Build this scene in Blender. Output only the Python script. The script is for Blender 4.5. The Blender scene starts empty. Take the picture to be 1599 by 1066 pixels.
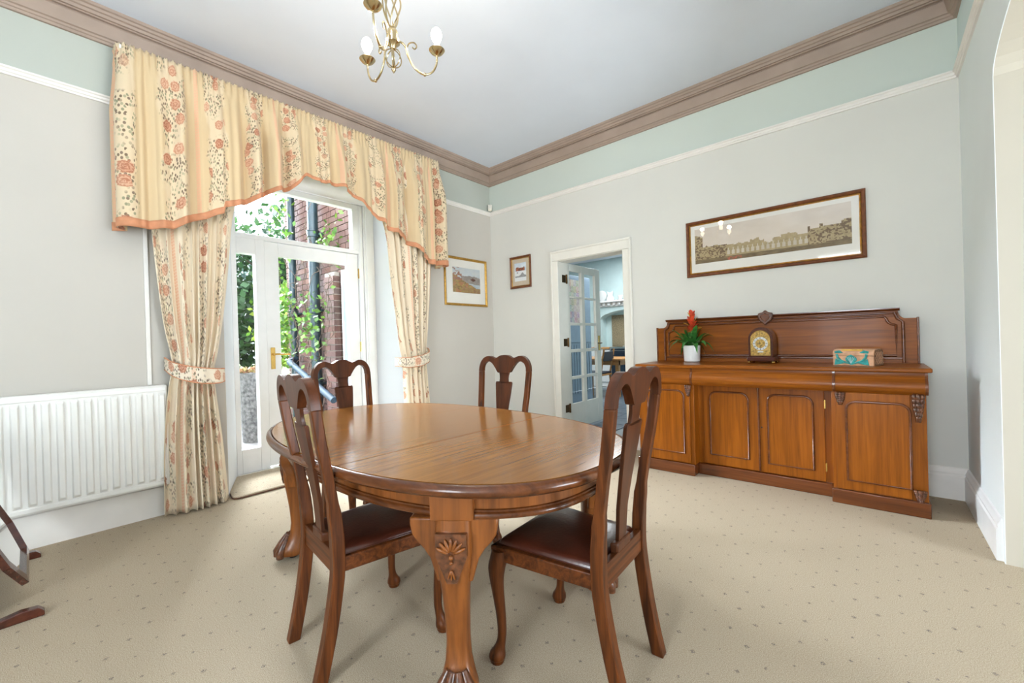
import bpy, bmesh, math, random
import numpy as np
from mathutils import Vector, Matrix
PI = math.pi
random.seed(7)
rng = np.random.default_rng(7)
S = bpy.context.scene
C = S.collection

# ------------------------------------------------------------------ camera
YAW, PITCH, ROLL, FPX = 0.7129, -0.0027, -0.0297, 653.22
fw = Vector((-math.sin(YAW) * math.cos(PITCH), math.cos(YAW) * math.cos(PITCH), math.sin(PITCH)))
rt = fw.cross(Vector((0, 0, 1))).normalized(); up = rt.cross(fw)
r2 = rt * math.cos(ROLL) + up * math.sin(ROLL); u2 = -rt * math.sin(ROLL) + up * math.cos(ROLL)
cd = bpy.data.cameras.new('camera'); cam = bpy.data.objects.new('camera', cd); C.objects.link(cam)
M = Matrix((r2, u2, -fw)).transposed().to_4x4(); M.translation = Vector((3.881, -4.114, 1.17))
cam.matrix_world = M
cd.sensor_width = 36; cd.lens = FPX / 1599 * 36; cd.clip_start = 0.02; cd.clip_end = 200
S.camera = cam
# ------------------------------------------------------------------ world, sun, lights, exposure
S.view_settings.view_transform = 'Standard'; S.view_settings.look = 'None'
S.view_settings.gamma = 1; S.view_settings.use_curve_mapping = False
S.view_settings.exposure = 0.62
W = bpy.data.worlds.new('world'); S.world = W; W.use_nodes = True
wn = W.node_tree.nodes; wl = W.node_tree.links
bg = wn['Background']; bg.inputs['Strength'].default_value = 4.5
wt = wn.new('ShaderNodeTexCoord'); wns = wn.new('ShaderNodeTexNoise'); wns.inputs['Scale'].default_value = 2.5; wns.inputs['Detail'].default_value = 6
wr = wn.new('ShaderNodeValToRGB'); wr.color_ramp.elements[0].color = (.62, .78, 1, 1); wr.color_ramp.elements[1].color = (.93, .97, 1, 1)
wr.color_ramp.elements[0].position = .35; wr.color_ramp.elements[1].position = .65
wl.new(wt.outputs['Generated'], wns.inputs['Vector']); wl.new(wns.outputs['Fac'], wr.inputs['Fac']); wl.new(wr.outputs['Color'], bg.inputs['Color'])
sd = bpy.data.lights.new('sun', 'SUN'); sd.energy = 44.0; sd.angle = math.radians(50); sd.color = (.82, .91, 1)
sun = bpy.data.objects.new('sun', sd); C.objects.link(sun)
sun.rotation_euler = Vector((.86, .07, -.5)).to_track_quat('-Z', 'Y').to_euler()
def area(name, loc, direction, sx, sy, power, col=(1, 1, 1)):
    d = bpy.data.lights.new(name, 'AREA'); d.shape = 'RECTANGLE'; d.size = sx; d.size_y = sy; d.energy = power; d.color = col
    o = bpy.data.objects.new(name, d); C.objects.link(o); o.location = loc
    o.rotation_euler = Vector(direction).to_track_quat('-Z', 'Y').to_euler(); return o
area('uplight_fill', (3.6, -5.6, 1.84), (0, 0, 1), .5, .5, 16, (.84, .94, 1))  # added fill thrown at the ceiling, out of view
area('hall_fill_light', (7.6, -2.25, .8), (-1, 0, .7), 2.0, 1.2, 135, (.80, .91, 1))  # added fill in the unseen hall, brightening ceiling and walls through the arch
area('front_fill_light', (3.5, -7.2, 1.75), (0, 1, .05), 1.0, 2.1, 75, (.84, .93, 1))  # added fill outside the unseen front opening, brightening the back wall
fp_ = area('front_window_portal', (3.5, -7.12, 1.75), (0, 1, 0), 1.0, 2.1, 1); fp_.data.cycles.is_portal = True
area('kitchen_fill_light', (.2, 3.5, 3.06), (0, 0, -1), 1.8, 1.8, 88, (.93, .98, 1))  # added fill to brighten the kitchen, no fitting there
hp_ = area('hall_window_portal', (8.02, -2.45, 1.6), (-1, 0, 0), 1.1, 2.4, 1); hp_.data.cycles.is_portal = True
gp = area('garden_door_portal', (-.7, -2.2, 1.4), (1, 0, 0), 1.5, 2.8, 1); gp.data.cycles.is_portal = True

# ------------------------------------------------------------------ materials
def lin(c):
    return tuple(((v / 255) / 12.92 if v / 255 <= .04045 else ((v / 255 + .055) / 1.055) ** 2.4) for v in c) + (1,)
MATS = {}
def newmat(name):
    m = bpy.data.materials.new(name); m.use_nodes = True; MATS[name] = m
    return m, m.node_tree.nodes, m.node_tree.links, m.node_tree.nodes['Principled BSDF']
def plain(name, col, rough=.5, metal=0, var=.04, scale=8, bump=0, bscale=200, coat=0, spec=None, emit=None):
    m, n, l, b = newmat(name)
    b.inputs['Roughness'].default_value = rough; b.inputs['Metallic'].default_value = metal
    b.inputs['Coat Weight'].default_value = coat; b.inputs['Coat Roughness'].default_value = .1
    if spec is not None: b.inputs['Specular IOR Level'].default_value = spec
    tc = n.new('ShaderNodeTexCoord'); ns = n.new('ShaderNodeTexNoise'); ns.inputs['Scale'].default_value = scale; ns.inputs['Detail'].default_value = 4
    l.new(tc.outputs['Object'], ns.inputs['Vector'])
    rp = n.new('ShaderNodeValToRGB'); c = lin(col)
    rp.color_ramp.elements[0].color = tuple(max(0, v * (1 - var * 2)) for v in c[:3]) + (1,)
    rp.color_ramp.elements[1].color = tuple(min(1, v * (1 + var * 2)) for v in c[:3]) + (1,)
    rp.color_ramp.elements[0].position = .3; rp.color_ramp.elements[1].position = .7
    l.new(ns.outputs['Fac'], rp.inputs['Fac']); l.new(rp.outputs['Color'], b.inputs['Base Color'])
    if bump:
        n2 = n.new('ShaderNodeTexNoise'); n2.inputs['Scale'].default_value = bscale; n2.inputs['Detail'].default_value = 3
        l.new(tc.outputs['Object'], n2.inputs['Vector']); bp = n.new('ShaderNodeBump'); bp.inputs['Strength'].default_value = bump; bp.inputs['Distance'].default_value = .005
        l.new(n2.outputs['Fac'], bp.inputs['Height']); l.new(bp.outputs['Normal'], b.inputs['Normal'])
    if emit:
        b.inputs['Emission Color'].default_value = lin(emit[0]); b.inputs['Emission Strength'].default_value = emit[1]
    return m
def wood(name, light, dark, axis=2, rough=.3, coat=.3, across=16, along=1.3, contrast=1.0, fine=6, spec=.4):
    m, n, l, b = newmat(name)
    b.inputs['Roughness'].default_value = rough; b.inputs['Coat Weight'].default_value = coat; b.inputs['Coat Roughness'].default_value = .08; b.inputs['Specular IOR Level'].default_value = spec
    tc = n.new('ShaderNodeTexCoord')
    def stretched(ac, al, detail, dist):
        mp = n.new('ShaderNodeMapping'); sc = [ac] * 3; sc[axis] = al; mp.inputs['Scale'].default_value = sc
        l.new(tc.outputs['Object'], mp.inputs['Vector'])
        ns = n.new('ShaderNodeTexNoise'); ns.inputs['Scale'].default_value = 1; ns.inputs['Detail'].default_value = detail; ns.inputs['Distortion'].default_value = dist
        l.new(mp.outputs['Vector'], ns.inputs['Vector']); return ns
    a = stretched(across, along, 5, 1.2); f = stretched(across * fine, along * 3, 3, .3); big = stretched(3, 1.2, 2, .5)
    rp = n.new('ShaderNodeValToRGB'); rp.color_ramp.elements[0].color = lin(dark); rp.color_ramp.elements[1].color = lin(light)
    rp.color_ramp.elements[0].position = .5 - .25 / contrast; rp.color_ramp.elements[1].position = .5 + .22 / contrast
    l.new(a.outputs['Fac'], rp.inputs['Fac'])
    r3 = n.new('ShaderNodeValToRGB'); r3.color_ramp.elements[0].color = (.62, .58, .55, 1); r3.color_ramp.elements[1].color = (1, 1, 1, 1)
    r3.color_ramp.elements[0].position = .3; r3.color_ramp.elements[1].position = .55
    l.new(f.outputs['Fac'], r3.inputs['Fac'])
    mx = n.new('ShaderNodeMix'); mx.data_type = 'RGBA'; mx.blend_type = 'MULTIPLY'; mx.inputs['Factor'].default_value = .6
    l.new(rp.outputs['Color'], mx.inputs['A']); l.new(r3.outputs['Color'], mx.inputs['B'])
    r4 = n.new('ShaderNodeValToRGB'); r4.color_ramp.elements[0].color = (.72, .72, .72, 1); r4.color_ramp.elements[1].color = (1.1, 1.1, 1.1, 1)
    l.new(big.outputs['Fac'], r4.inputs['Fac'])
    m2 = n.new('ShaderNodeMix'); m2.data_type = 'RGBA'; m2.blend_type = 'MULTIPLY'; m2.inputs['Factor'].default_value = .8
    l.new(mx.outputs['Result'], m2.inputs['A']); l.new(r4.outputs['Color'], m2.inputs['B'])
    l.new(m2.outputs['Result'], b.inputs['Base Color'])
    bp = n.new('ShaderNodeBump'); bp.inputs['Strength'].default_value = .08; bp.inputs['Distance'].default_value = .002
    l.new(f.outputs['Fac'], bp.inputs['Height']); l.new(bp.outputs['Normal'], b.inputs['Normal'])
    return m
def attr_mat(name, rough=.5, coat=0):
    m, n, l, b = newmat(name); a = n.new('ShaderNodeAttribute'); a.attribute_name = 'print'
    l.new(a.outputs['Color'], b.inputs['Base Color']); b.inputs['Roughness'].default_value = rough; b.inputs['Coat Weight'].default_value = coat
    b.inputs['Coat Roughness'].default_value = .02
    return m
def pane_mat(name, tint=(1, 1, 1), refl=1.5):
    m, n, l, b = newmat(name); n.remove(b); out = n['Material Output']
    t = n.new('ShaderNodeBsdfTransparent'); t.inputs['Color'].default_value = tint + (1,)
    g = n.new('ShaderNodeBsdfGlossy'); g.inputs['Roughness'].default_value = .01
    fr = n.new('ShaderNodeFresnel'); fr.inputs['IOR'].default_value = refl
    mx = n.new('ShaderNodeMixShader'); gm = n.new('ShaderNodeNewGeometry'); iv = n.new('ShaderNodeMath'); iv.operation = 'SUBTRACT'; iv.inputs[0].default_value = 1; l.new(gm.outputs['Backfacing'], iv.inputs[1]); ml = n.new('ShaderNodeMath'); ml.operation = 'MULTIPLY'; l.new(fr.outputs['Fac'], ml.inputs[0]); l.new(iv.outputs[0], ml.inputs[1]); l.new(ml.outputs[0], mx.inputs['Fac']); l.new(t.outputs['BSDF'], mx.inputs[1]); l.new(g.outputs['BSDF'], mx.inputs[2])
    l.new(mx.outputs['Shader'], out.inputs['Surface']); return m
# wall paint: off-white below the picture rail, pale mint frieze above it, gloss white inside the window reveal
def wall_mat(name, low, high, split, reveal=False, jamb=False):
    m, n, l, b = newmat(name); b.inputs['Roughness'].default_value = .75
    g = n.new('ShaderNodeNewGeometry'); sp = n.new('ShaderNodeSeparateXYZ'); l.new(g.outputs['Position'], sp.inputs['Vector'])
    gt = n.new('ShaderNodeMath'); gt.operation = 'GREATER_THAN'; gt.inputs[1].default_value = split; l.new(sp.outputs['Z'], gt.inputs[0])
    ns = n.new('ShaderNodeTexNoise'); ns.inputs['Scale'].default_value = 1.7; ns.inputs['Detail'].default_value = 5; l.new(g.outputs['Position'], ns.inputs['Vector'])
    rv = n.new('ShaderNodeValToRGB'); rv.color_ramp.elements[0].color = (.93, .93, .93, 1); rv.color_ramp.elements[1].color = (1.03, 1.03, 1.03, 1); l.new(ns.outputs['Fac'], rv.inputs['Fac'])
    mx = n.new('ShaderNodeMix'); mx.data_type = 'RGBA'; mx.inputs['A'].default_value = lin(low); mx.inputs['B'].default_value = lin(high); l.new(gt.outputs[0], mx.inputs['Factor'])
    res = mx.outputs['Result']
    if reveal:
        lt = n.new('ShaderNodeMath'); lt.operation = 'LESS_THAN'; lt.inputs[1].default_value = -.004; l.new(sp.outputs['X'], lt.inputs[0])
        m3 = n.new('ShaderNodeMix'); m3.data_type = 'RGBA'; m3.inputs['B'].default_value = lin((222, 226, 230)); l.new(lt.outputs[0], m3.inputs['Factor']); l.new(res, m3.inputs['A']); res = m3.outputs['Result']
    if jamb:
        gx = n.new('ShaderNodeMath'); gx.operation = 'GREATER_THAN'; gx.inputs[1].default_value = 4.35; l.new(sp.outputs['X'], gx.inputs[0])
        m3 = n.new('ShaderNodeMix'); m3.data_type = 'RGBA'; m3.inputs['B'].default_value = lin((196, 188, 172)); l.new(gx.outputs[0], m3.inputs['Factor']); l.new(res, m3.inputs['A']); res = m3.outputs['Result']
    mm = n.new('ShaderNodeMix'); mm.data_type = 'RGBA'; mm.blend_type = 'MULTIPLY'; mm.inputs['Factor'].default_value = 1
    l.new(res, mm.inputs['A']); l.new(rv.outputs['Color'], mm.inputs['B']); l.new(mm.outputs['Result'], b.inputs['Base Color'])
    n2 = n.new('ShaderNodeTexNoise'); n2.inputs['Scale'].default_value = 60; l.new(g.outputs['Position'], n2.inputs['Vector'])
    bp = n.new('ShaderNodeBump'); bp.inputs['Strength'].default_value = .05; bp.inputs['Distance'].default_value = .004; l.new(n2.outputs['Fac'], bp.inputs['Height']); l.new(bp.outputs['Normal'], b.inputs['Normal'])
    return m
def carpet_mat():
    m, n, l, b = newmat('carpet'); b.inputs['Roughness'].default_value = .95; b.inputs['Specular IOR Level'].default_value = .1
    g = n.new('ShaderNodeNewGeometry')
    mp = n.new('ShaderNodeMapping'); mp.inputs['Rotation'].default_value = (0, 0, math.radians(45)); mp.inputs['Scale'].default_value = (9.5, 9.5, 9.5); l.new(g.outputs['Position'], mp.inputs['Vector'])
    # little square motifs on a diagonal lattice
    def vm(op, a, bb=None, val=None):
        x = n.new('ShaderNodeVectorMath'); x.operation = op; l.new(a, x.inputs[0])
        if bb is not None: l.new(bb, x.inputs[1])
        if val is not None: x.inputs[1].default_value = val
        return x
    fr = vm('FRACTION', mp.outputs['Vector']); ce = vm('SUBTRACT', fr.outputs[0], val=(.5, .5, .5)); ab = vm('ABSOLUTE', ce.outputs[0])
    fl = vm('FLOOR', mp.outputs['Vector'])
    wn_ = n.new('ShaderNodeTexWhiteNoise'); l.new(fl.outputs[0], wn_.inputs['Vector'])
    sp = n.new('ShaderNodeSeparateXYZ'); l.new(ab.outputs[0], sp.inputs['Vector'])
    nz = n.new('ShaderNodeTexNoise'); nz.inputs['Scale'].default_value = 260; nz.inputs['Detail'].default_value = 1; l.new(g.outputs['Position'], nz.inputs['Vector'])
    mxx = n.new('ShaderNodeMath'); mxx.operation = 'MAXIMUM'; l.new(sp.outputs['X'], mxx.inputs[0]); l.new(sp.outputs['Y'], mxx.inputs[1])
    sz = n.new('ShaderNodeMapRange'); sz.inputs['To Min'].default_value = .028; sz.inputs['To Max'].default_value = .075; l.new(wn_.outputs['Value'], sz.inputs['Value'])
    lt = n.new('ShaderNodeMath'); lt.operation = 'LESS_THAN'; l.new(mxx.outputs[0], lt.inputs[0]); l.new(sz.outputs[0], lt.inputs[1])
    nm = n.new('ShaderNodeMapRange'); nm.inputs['From Min'].default_value = .4; nm.inputs['From Max'].default_value = .58; l.new(nz.outputs['Fac'], nm.inputs['Value'])
    ml = n.new('ShaderNodeMath'); ml.operation = 'MULTIPLY'; l.new(lt.outputs[0], ml.inputs[0]); l.new(nm.outputs[0], ml.inputs[1])
    ml2 = n.new('ShaderNodeMath'); ml2.operation = 'MULTIPLY'; ml2.inputs[1].default_value = .82; l.new(ml.outputs[0], ml2.inputs[0])
    n1 = n.new('ShaderNodeTexNoise'); n1.inputs['Scale'].default_value = 300; n1.inputs['Detail'].default_value = 2; l.new(g.outputs['Position'], n1.inputs['Vector'])
    rp = n.new('ShaderNodeValToRGB'); rp.color_ramp.elements[0].color = lin((160, 142, 118)); rp.color_ramp.elements[1].color = lin((197, 183, 161)); rp.color_ramp.elements[0].position = .32; rp.color_ramp.elements[1].position = .66
    l.new(n1.outputs['Fac'], rp.inputs['Fac'])
    n3 = n.new('ShaderNodeTexNoise'); n3.inputs['Scale'].default_value = 1.4; n3.inputs['Detail'].default_value = 4; l.new(g.outputs['Position'], n3.inputs['Vector'])
    r3 = n.new('ShaderNodeValToRGB'); r3.color_ramp.elements[0].color = (.93, .92, .9, 1); r3.color_ramp.elements[1].color = (1.04, 1.04, 1.04, 1); l.new(n3.outputs['Fac'], r3.inputs['Fac'])
    mm = n.new('ShaderNodeMix'); mm.data_type = 'RGBA'; mm.blend_type = 'MULTIPLY'; mm.inputs['Factor'].default_value = 1; l.new(rp.outputs['Color'], mm.inputs['A']); l.new(r3.outputs['Color'], mm.inputs['B'])
    mx = n.new('ShaderNodeMix'); mx.data_type = 'RGBA'; mx.inputs['B'].default_value = lin((92, 84, 86)); l.new(ml2.outputs[0], mx.inputs['Factor']); l.new(mm.outputs['Result'], mx.inputs['A'])
    l.new(mx.outputs['Result'], b.inputs['Base Color'])
    bp = n.new('ShaderNodeBump'); bp.inputs['Strength'].default_value = .4; bp.inputs['Distance'].default_value = .004; l.new(n1.outputs['Fac'], bp.inputs['Height']); l.new(bp.outputs['Normal'], b.inputs['Normal'])
    return m
# printed cotton: cream ground, flower sprays in vertical bands, narrow woven pink stripe; laid out in the cloth's own UV (metres)
def floral_mat(name, ground, full=False):
    m, n, l, b = newmat(name); b.inputs['Roughness'].default_value = .85; b.inputs['Specular IOR Level'].default_value = .15
    b.inputs['Sheen Weight'].default_value = .2
    uv = n.new('ShaderNodeUVMap'); uv.uv_map = 'UVMap'
    sp = n.new('ShaderNodeSeparateXYZ'); l.new(uv.outputs['UV'], sp.inputs['Vector'])
    def math_(op, a, v=None, c=None):
        x = n.new('ShaderNodeMath'); x.operation = op
        if hasattr(a, 'links'): l.new(a, x.inputs[0])
        else: x.inputs[0].default_value = a
        if v is not None:
            if hasattr(v, 'links'): l.new(v, x.inputs[1])
            else: x.inputs[1].default_value = v
        if c is not None: x.inputs[2].default_value = c
        return x.outputs[0]
    def rng_(a, f0, f1, t0=0., t1=1.):
        x = n.new('ShaderNodeMapRange'); l.new(a, x.inputs['Value'])
        for k, v in (('From Min', f0), ('From Max', f1), ('To Min', t0), ('To Max', t1)): x.inputs[k].default_value = v
        return x.outputs[0]
    wob = n.new('ShaderNodeTexNoise'); wob.inputs['Scale'].default_value = 5; wob.inputs['Detail'].default_value = 2; l.new(uv.outputs['UV'], wob.inputs['Vector'])
    uu = math_('ADD', sp.outputs['X'], math_('MULTIPLY', math_('SUBTRACT', wob.outputs['Fac'], .5), .16))
    PER = .40
    ph = math_('FRACT', math_('DIVIDE', uu, PER))
    band = rng_(math_('ABSOLUTE', math_('SUBTRACT', ph, .5)), .27, .17)
    gap = n.new('ShaderNodeTexNoise'); gap.inputs['Scale'].default_value = 4.2; gap.inputs['Detail'].default_value = 1; l.new(uv.outputs['UV'], gap.inputs['Vector'])
    if full: band = math_('MAXIMUM', band, .9)
    # blooms
    mp = n.new('ShaderNodeMapping'); mp.inputs['Scale'].default_value = (10.5, 8.5, 1); l.new(uv.outputs['UV'], mp.inputs['Vector'])
    vo = n.new('ShaderNodeTexVoronoi'); vo.voronoi_dimensions = '2D'; vo.inputs['Scale'].default_value = 1; vo.inputs['Randomness'].default_value = .85; l.new(mp.outputs['Vector'], vo.inputs['Vector'])
    edge = n.new('ShaderNodeTexNoise'); edge.inputs['Scale'].default_value = 70; edge.inputs['Detail'].default_value = 2; l.new(uv.outputs['UV'], edge.inputs['Vector'])
    dist = math_('ADD', vo.outputs['Distance'], math_('MULTIPLY', math_('SUBTRACT', edge.outputs['Fac'], .5), .35))
    sc = n.new('ShaderNodeSeparateColor'); l.new(vo.outputs['Color'], sc.inputs['Color'])
    bloom_on = rng_(sc.outputs['Red'], .56, .59)
    bloom = math_('MULTIPLY', math_('MULTIPLY', rng_(dist, .40, .33), bloom_on), rng_(band, .3, .5))
    petals = math_('ADD', math_('MULTIPLY', math_('SINE', math_('MULTIPLY', dist, 38)), .5), .5)
    bc = n.new('ShaderNodeValToRGB'); e = bc.color_ramp.elements; e[0].color = lin((152, 82, 56)); e[1].color = lin((222, 182, 152)); x = e.new(.42); x.color = lin((194, 130, 100))
    l.new(math_('ADD', math_('MULTIPLY', petals, .55), math_('MULTIPLY', sc.outputs['Green'], .5)), bc.inputs['Fac'])
    # leaves and sprigs
    mp2 = n.new('ShaderNodeMapping'); mp2.inputs['Scale'].default_value = (70, 38, 1); mp2.inputs['Rotation'].default_value = (0, 0, .5); l.new(uv.outputs['UV'], mp2.inputs['Vector'])
    v2 = n.new('ShaderNodeTexVoronoi'); v2.voronoi_dimensions = '2D'; v2.inputs['Scale'].default_value = 1; l.new(mp2.outputs['Vector'], v2.inputs['Vector'])
    s2 = n.new('ShaderNodeSeparateColor'); l.new(v2.outputs['Color'], s2.inputs['Color'])
    leaf = math_('MULTIPLY', math_('MULTIPLY', rng_(v2.outputs['Distance'], .44, .32), rng_(s2.outputs['Red'], .30, .34)), math_('MULTIPLY', rng_(band, .15, .5), rng_(gap.outputs['Fac'], .42, .5)))
    lc = n.new('ShaderNodeValToRGB'); lc.color_ramp.interpolation = 'CONSTANT'; e = lc.color_ramp.elements
    e[0].color = lin((92, 70, 54)); e[1].position = .35; e[1].color = lin((132, 132, 104)); x = e.new(.6); x.color = lin((160, 154, 124)); x = e.new(.8); x.color = lin((110, 86, 76))
    l.new(s2.outputs['Green'], lc.inputs['Fac'])
    # woven stripe
    stripe = rng_(math_('ABSOLUTE', math_('SUBTRACT', math_('FRACT', math_('DIVIDE', sp.outputs['X'], PER * 2)), .03)), .022, .018)
    zig = math_('FRACT', math_('ADD', math_('MULTIPLY', sp.outputs['Y'], 45), math_('MULTIPLY', math_('PINGPONG', math_('MULTIPLY', sp.outputs['X'], 60), 1.), .5)))
    stripe = math_('MULTIPLY', stripe, rng_(zig, .2, .5, .45, .9))
    def mix(a, bcol, f):
        x = n.new('ShaderNodeMix'); x.data_type = 'RGBA'; l.new(f, x.inputs['Factor'])
        if isinstance(a, tuple): x.inputs['A'].default_value = a
        else: l.new(a, x.inputs['A'])
        if isinstance(bcol, tuple): x.inputs['B'].default_value = bcol
        else: l.new(bcol, x.inputs['B'])
        return x.outputs['Result']
    gr = n.new('ShaderNodeTexNoise'); gr.inputs['Scale'].default_value = 3; l.new(uv.outputs['UV'], gr.inputs['Vector'])
    gc = n.new('ShaderNodeValToRGB'); g0 = lin(ground); gc.color_ramp.elements[0].color = tuple(v * .93 for v in g0[:3]) + (1,); gc.color_ramp.elements[1].color = g0; l.new(gr.outputs['Fac'], gc.inputs['Fac'])
    res = mix(gc.outputs['Color'], lin((226, 178, 146)), stripe)
    wash = math_('MULTIPLY', rng_(band, .2, .9), .35)
    res = mix(res, lin((232, 216, 190)), wash)
    res = mix(res, lc.outputs['Color'], math_('MULTIPLY', leaf, .85)); res = mix(res, bc.outputs['Color'], math_('MULTIPLY', bloom, .88))
    l.new(res, b.inputs['Base Color'])
    we = n.new('ShaderNodeTexNoise'); we.inputs['Scale'].default_value = 600; l.new(uv.outputs['UV'], we.inputs['Vector'])
    bp = n.new('ShaderNodeBump'); bp.inputs['Strength'].default_value = .1; bp.inputs['Distance'].default_value = .002; l.new(we.outputs['Fac'], bp.inputs['Height']); l.new(bp.outputs['Normal'], b.inputs['Normal'])
    return m
def brick_mat():
    m, n, l, b = newmat('brick'); b.inputs['Roughness'].default_value = .9
    oi = n.new('ShaderNodeObjectInfo'); rp = n.new('ShaderNodeValToRGB'); e = rp.color_ramp.elements
    e[0].color = lin((74, 48, 44)); e[1].color = lin((108, 76, 66)); x = e.new(.35); x.color = lin((92, 58, 50)); x = e.new(.7); x.color = lin((80, 62, 60))
    l.new(oi.outputs['Random'], rp.inputs['Fac'])
    g = n.new('ShaderNodeNewGeometry'); ns = n.new('ShaderNodeTexNoise'); ns.inputs['Scale'].default_value = 22; ns.inputs['Detail'].default_value = 6; l.new(g.outputs['Position'], ns.inputs['Vector'])
    r2_ = n.new('ShaderNodeValToRGB'); r2_.color_ramp.elements[0].color = (.6, .58, .58, 1); r2_.color_ramp.elements[1].color = (1.25, 1.2, 1.15, 1); l.new(ns.outputs['Fac'], r2_.inputs['Fac'])
    mm = n.new('ShaderNodeMix'); mm.data_type = 'RGBA'; mm.blend_type = 'MULTIPLY'; mm.inputs['Factor'].default_value = 1; l.new(rp.outputs['Color'], mm.inputs['A']); l.new(r2_.outputs['Color'], mm.inputs['B']); l.new(mm.outputs['Result'], b.inputs['Base Color'])
    bp = n.new('ShaderNodeBump'); bp.inputs['Strength'].default_value = .5; bp.inputs['Distance'].default_value = .01; l.new(ns.outputs['Fac'], bp.inputs['Height']); l.new(bp.outputs['Normal'], b.inputs['Normal'])
    return m
def leaf_mat(name, c1, c2):
    m, n, l, b = newmat(name); b.inputs['Roughness'].default_value = .5
    g = n.new('ShaderNodeNewGeometry'); rp = n.new('ShaderNodeValToRGB'); rp.color_ramp.elements[0].color = lin(c1); rp.color_ramp.elements[1].color = lin(c2)
    l.new(g.outputs['Random Per Island'], rp.inputs['Fac']); l.new(rp.outputs['Color'], b.inputs['Base Color'])
    tr = n.new('ShaderNodeBsdfTranslucent'); l.new(rp.outputs['Color'], tr.inputs['Color']); mx = n.new('ShaderNodeMixShader'); mx.inputs['Fac'].default_value = .18
    l.new(b.outputs['BSDF'], mx.inputs[1]); l.new(tr.outputs['BSDF'], mx.inputs[2]); l.new(mx.outputs['Shader'], n['Material Output'].inputs['Surface'])
    return m

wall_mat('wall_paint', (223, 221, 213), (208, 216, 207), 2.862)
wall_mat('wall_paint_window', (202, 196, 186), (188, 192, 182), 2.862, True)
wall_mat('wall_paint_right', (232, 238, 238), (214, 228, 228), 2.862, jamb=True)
plain('cream_paint', (226, 220, 204), .8, var=.02, scale=2)
plain('ceiling_paint', (222, 229, 240), .85, var=.015, scale=1.5)
plain('cornice_paint', (166, 146, 132), .6, var=.04, scale=5)
plain('rail_paint', (238, 233, 226), .5, var=.015)
plain('white_gloss', (240, 240, 239), .3, var=.012)
plain('cream_gloss', (238, 234, 224), .35, var=.012)
plain('radiator_enamel', (240, 238, 232), .3, var=.01)
carpet_mat()
floral_mat('floral_cotton', (236, 219, 192)); floral_mat('floral_valance_warm_lit', (216, 191, 152)); floral_mat('floral_tieback', (236, 222, 202), True)  # one fabric: valance ground carries warm lamp light, curtain ground cool daylight
plain('peach_trim', (206, 142, 104), .8, var=.05, scale=20, bump=.1)
wood('table_oak', (164, 108, 46), (128, 78, 30), 1, .16, .1, across=30, along=1.6, contrast=.6, fine=8)
wood('table_oak_v', (146, 84, 34), (104, 56, 20), 2, .32, .1, contrast=1.2)
wood('table_oak_rim', (112, 62, 28), (70, 35, 14), 0, .25, .2)
wood('chair_oak', (114, 61, 25), (62, 31, 12), 2, .4, .03, across=34, contrast=1.4, spec=.22)
wood('chair_oak_x', (116, 62, 26), (68, 34, 13), 0, .4, .03, across=34, contrast=1.3, spec=.22)
wood('chair_walnut', (98, 52, 26), (60, 31, 15), 2, .36, .05, spec=.25)
plain('seat_leather', (70, 32, 20), .28, var=.25, scale=6, bump=.15, bscale=90, coat=.2)
wood('sideboard_v', (168, 94, 18), (130, 68, 8), 2, .34, .06, across=18, spec=.22)
wood('sideboard_x', (164, 92, 20), (120, 62, 9), 0, .34, .04, across=18, spec=.2)
wood('sideboard_mould', (126, 68, 30), (86, 42, 16), 0, .22, .5)
plain('carved_dark', (92, 52, 28), .3, var=.3, scale=60, coat=.3)
wood('dark_mahogany', (96, 46, 30), (58, 26, 18), 0, .22, .5)
plain('brass', (206, 170, 96), .25, 1, var=.08)
plain('antique_brass', (196, 176, 136), .2, 1, var=.1)
plain('old_brass_dark', (80, 58, 34), .4, 1, var=.2)
plain('gilt', (190, 146, 70), .35, .8, var=.12, scale=40)
plain('frame_brown', (112, 62, 30), .35, var=.15, scale=30)
plain('mount_card', (230, 226, 217), .8, var=.01)
plain('mount_beige', (206, 190, 166), .8, var=.01)
plain('white_ceramic', (240, 240, 238), .15, var=.01, coat=.5)
plain('black_dark', (26, 24, 24), .4)
plain('silver_dial', (205, 206, 204), .35, .5, var=.05)
plain('dial_gold', (168, 136, 74), .4, .6, var=.3, scale=90, bump=.4, bscale=160)
plain('soil', (60, 44, 32), .95, var=.3, scale=60)
plain('box_carved_wood', (206, 158, 122), .6, var=.12, scale=25)
plain('box_teal', (44, 150, 146), .45, var=.2, scale=70)
plain('box_yellow', (222, 178, 62), .5, var=.15, scale=40)
plain('box_brown', (128, 90, 58), .6, var=.2, scale=50)
plain('bulb_glow', (255, 244, 225), .3, emit=((255, 238, 210), 14))
plain('candle_white', (238, 232, 215), .4)
plain('sensor_plastic', (232, 226, 214), .4)
pane_mat('window_glass'); pane_mat('picture_glass', refl=1.45)
attr_mat('print_paper', .7)
m, n, l, b = newmat('mirror_glass'); b.inputs['Base Color'].default_value = (.85, .87, .86, 1); b.inputs['Metallic'].default_value = 1; b.inputs['Roughness'].default_value = .02
brick_mat(); plain('mortar', (138, 130, 122), .95, var=.1, scale=40, bump=.3)
plain('pipe_teal', (20, 40, 46), .35, var=.1); plain('pipe_teal_bright', (8, 40, 56), .7, var=.1)
plain('weathered_log', (70, 67, 64), .95, var=.35, scale=26, bump=.8, bscale=30)
plain('bark', (86, 70, 58), .95, var=.3, scale=30)
plain('lawn', (100, 128, 56), .95, var=.25, scale=9, bump=.4, bscale=120)
plain('paving', (96, 92, 88), .9, var=.15, scale=14)
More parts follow.
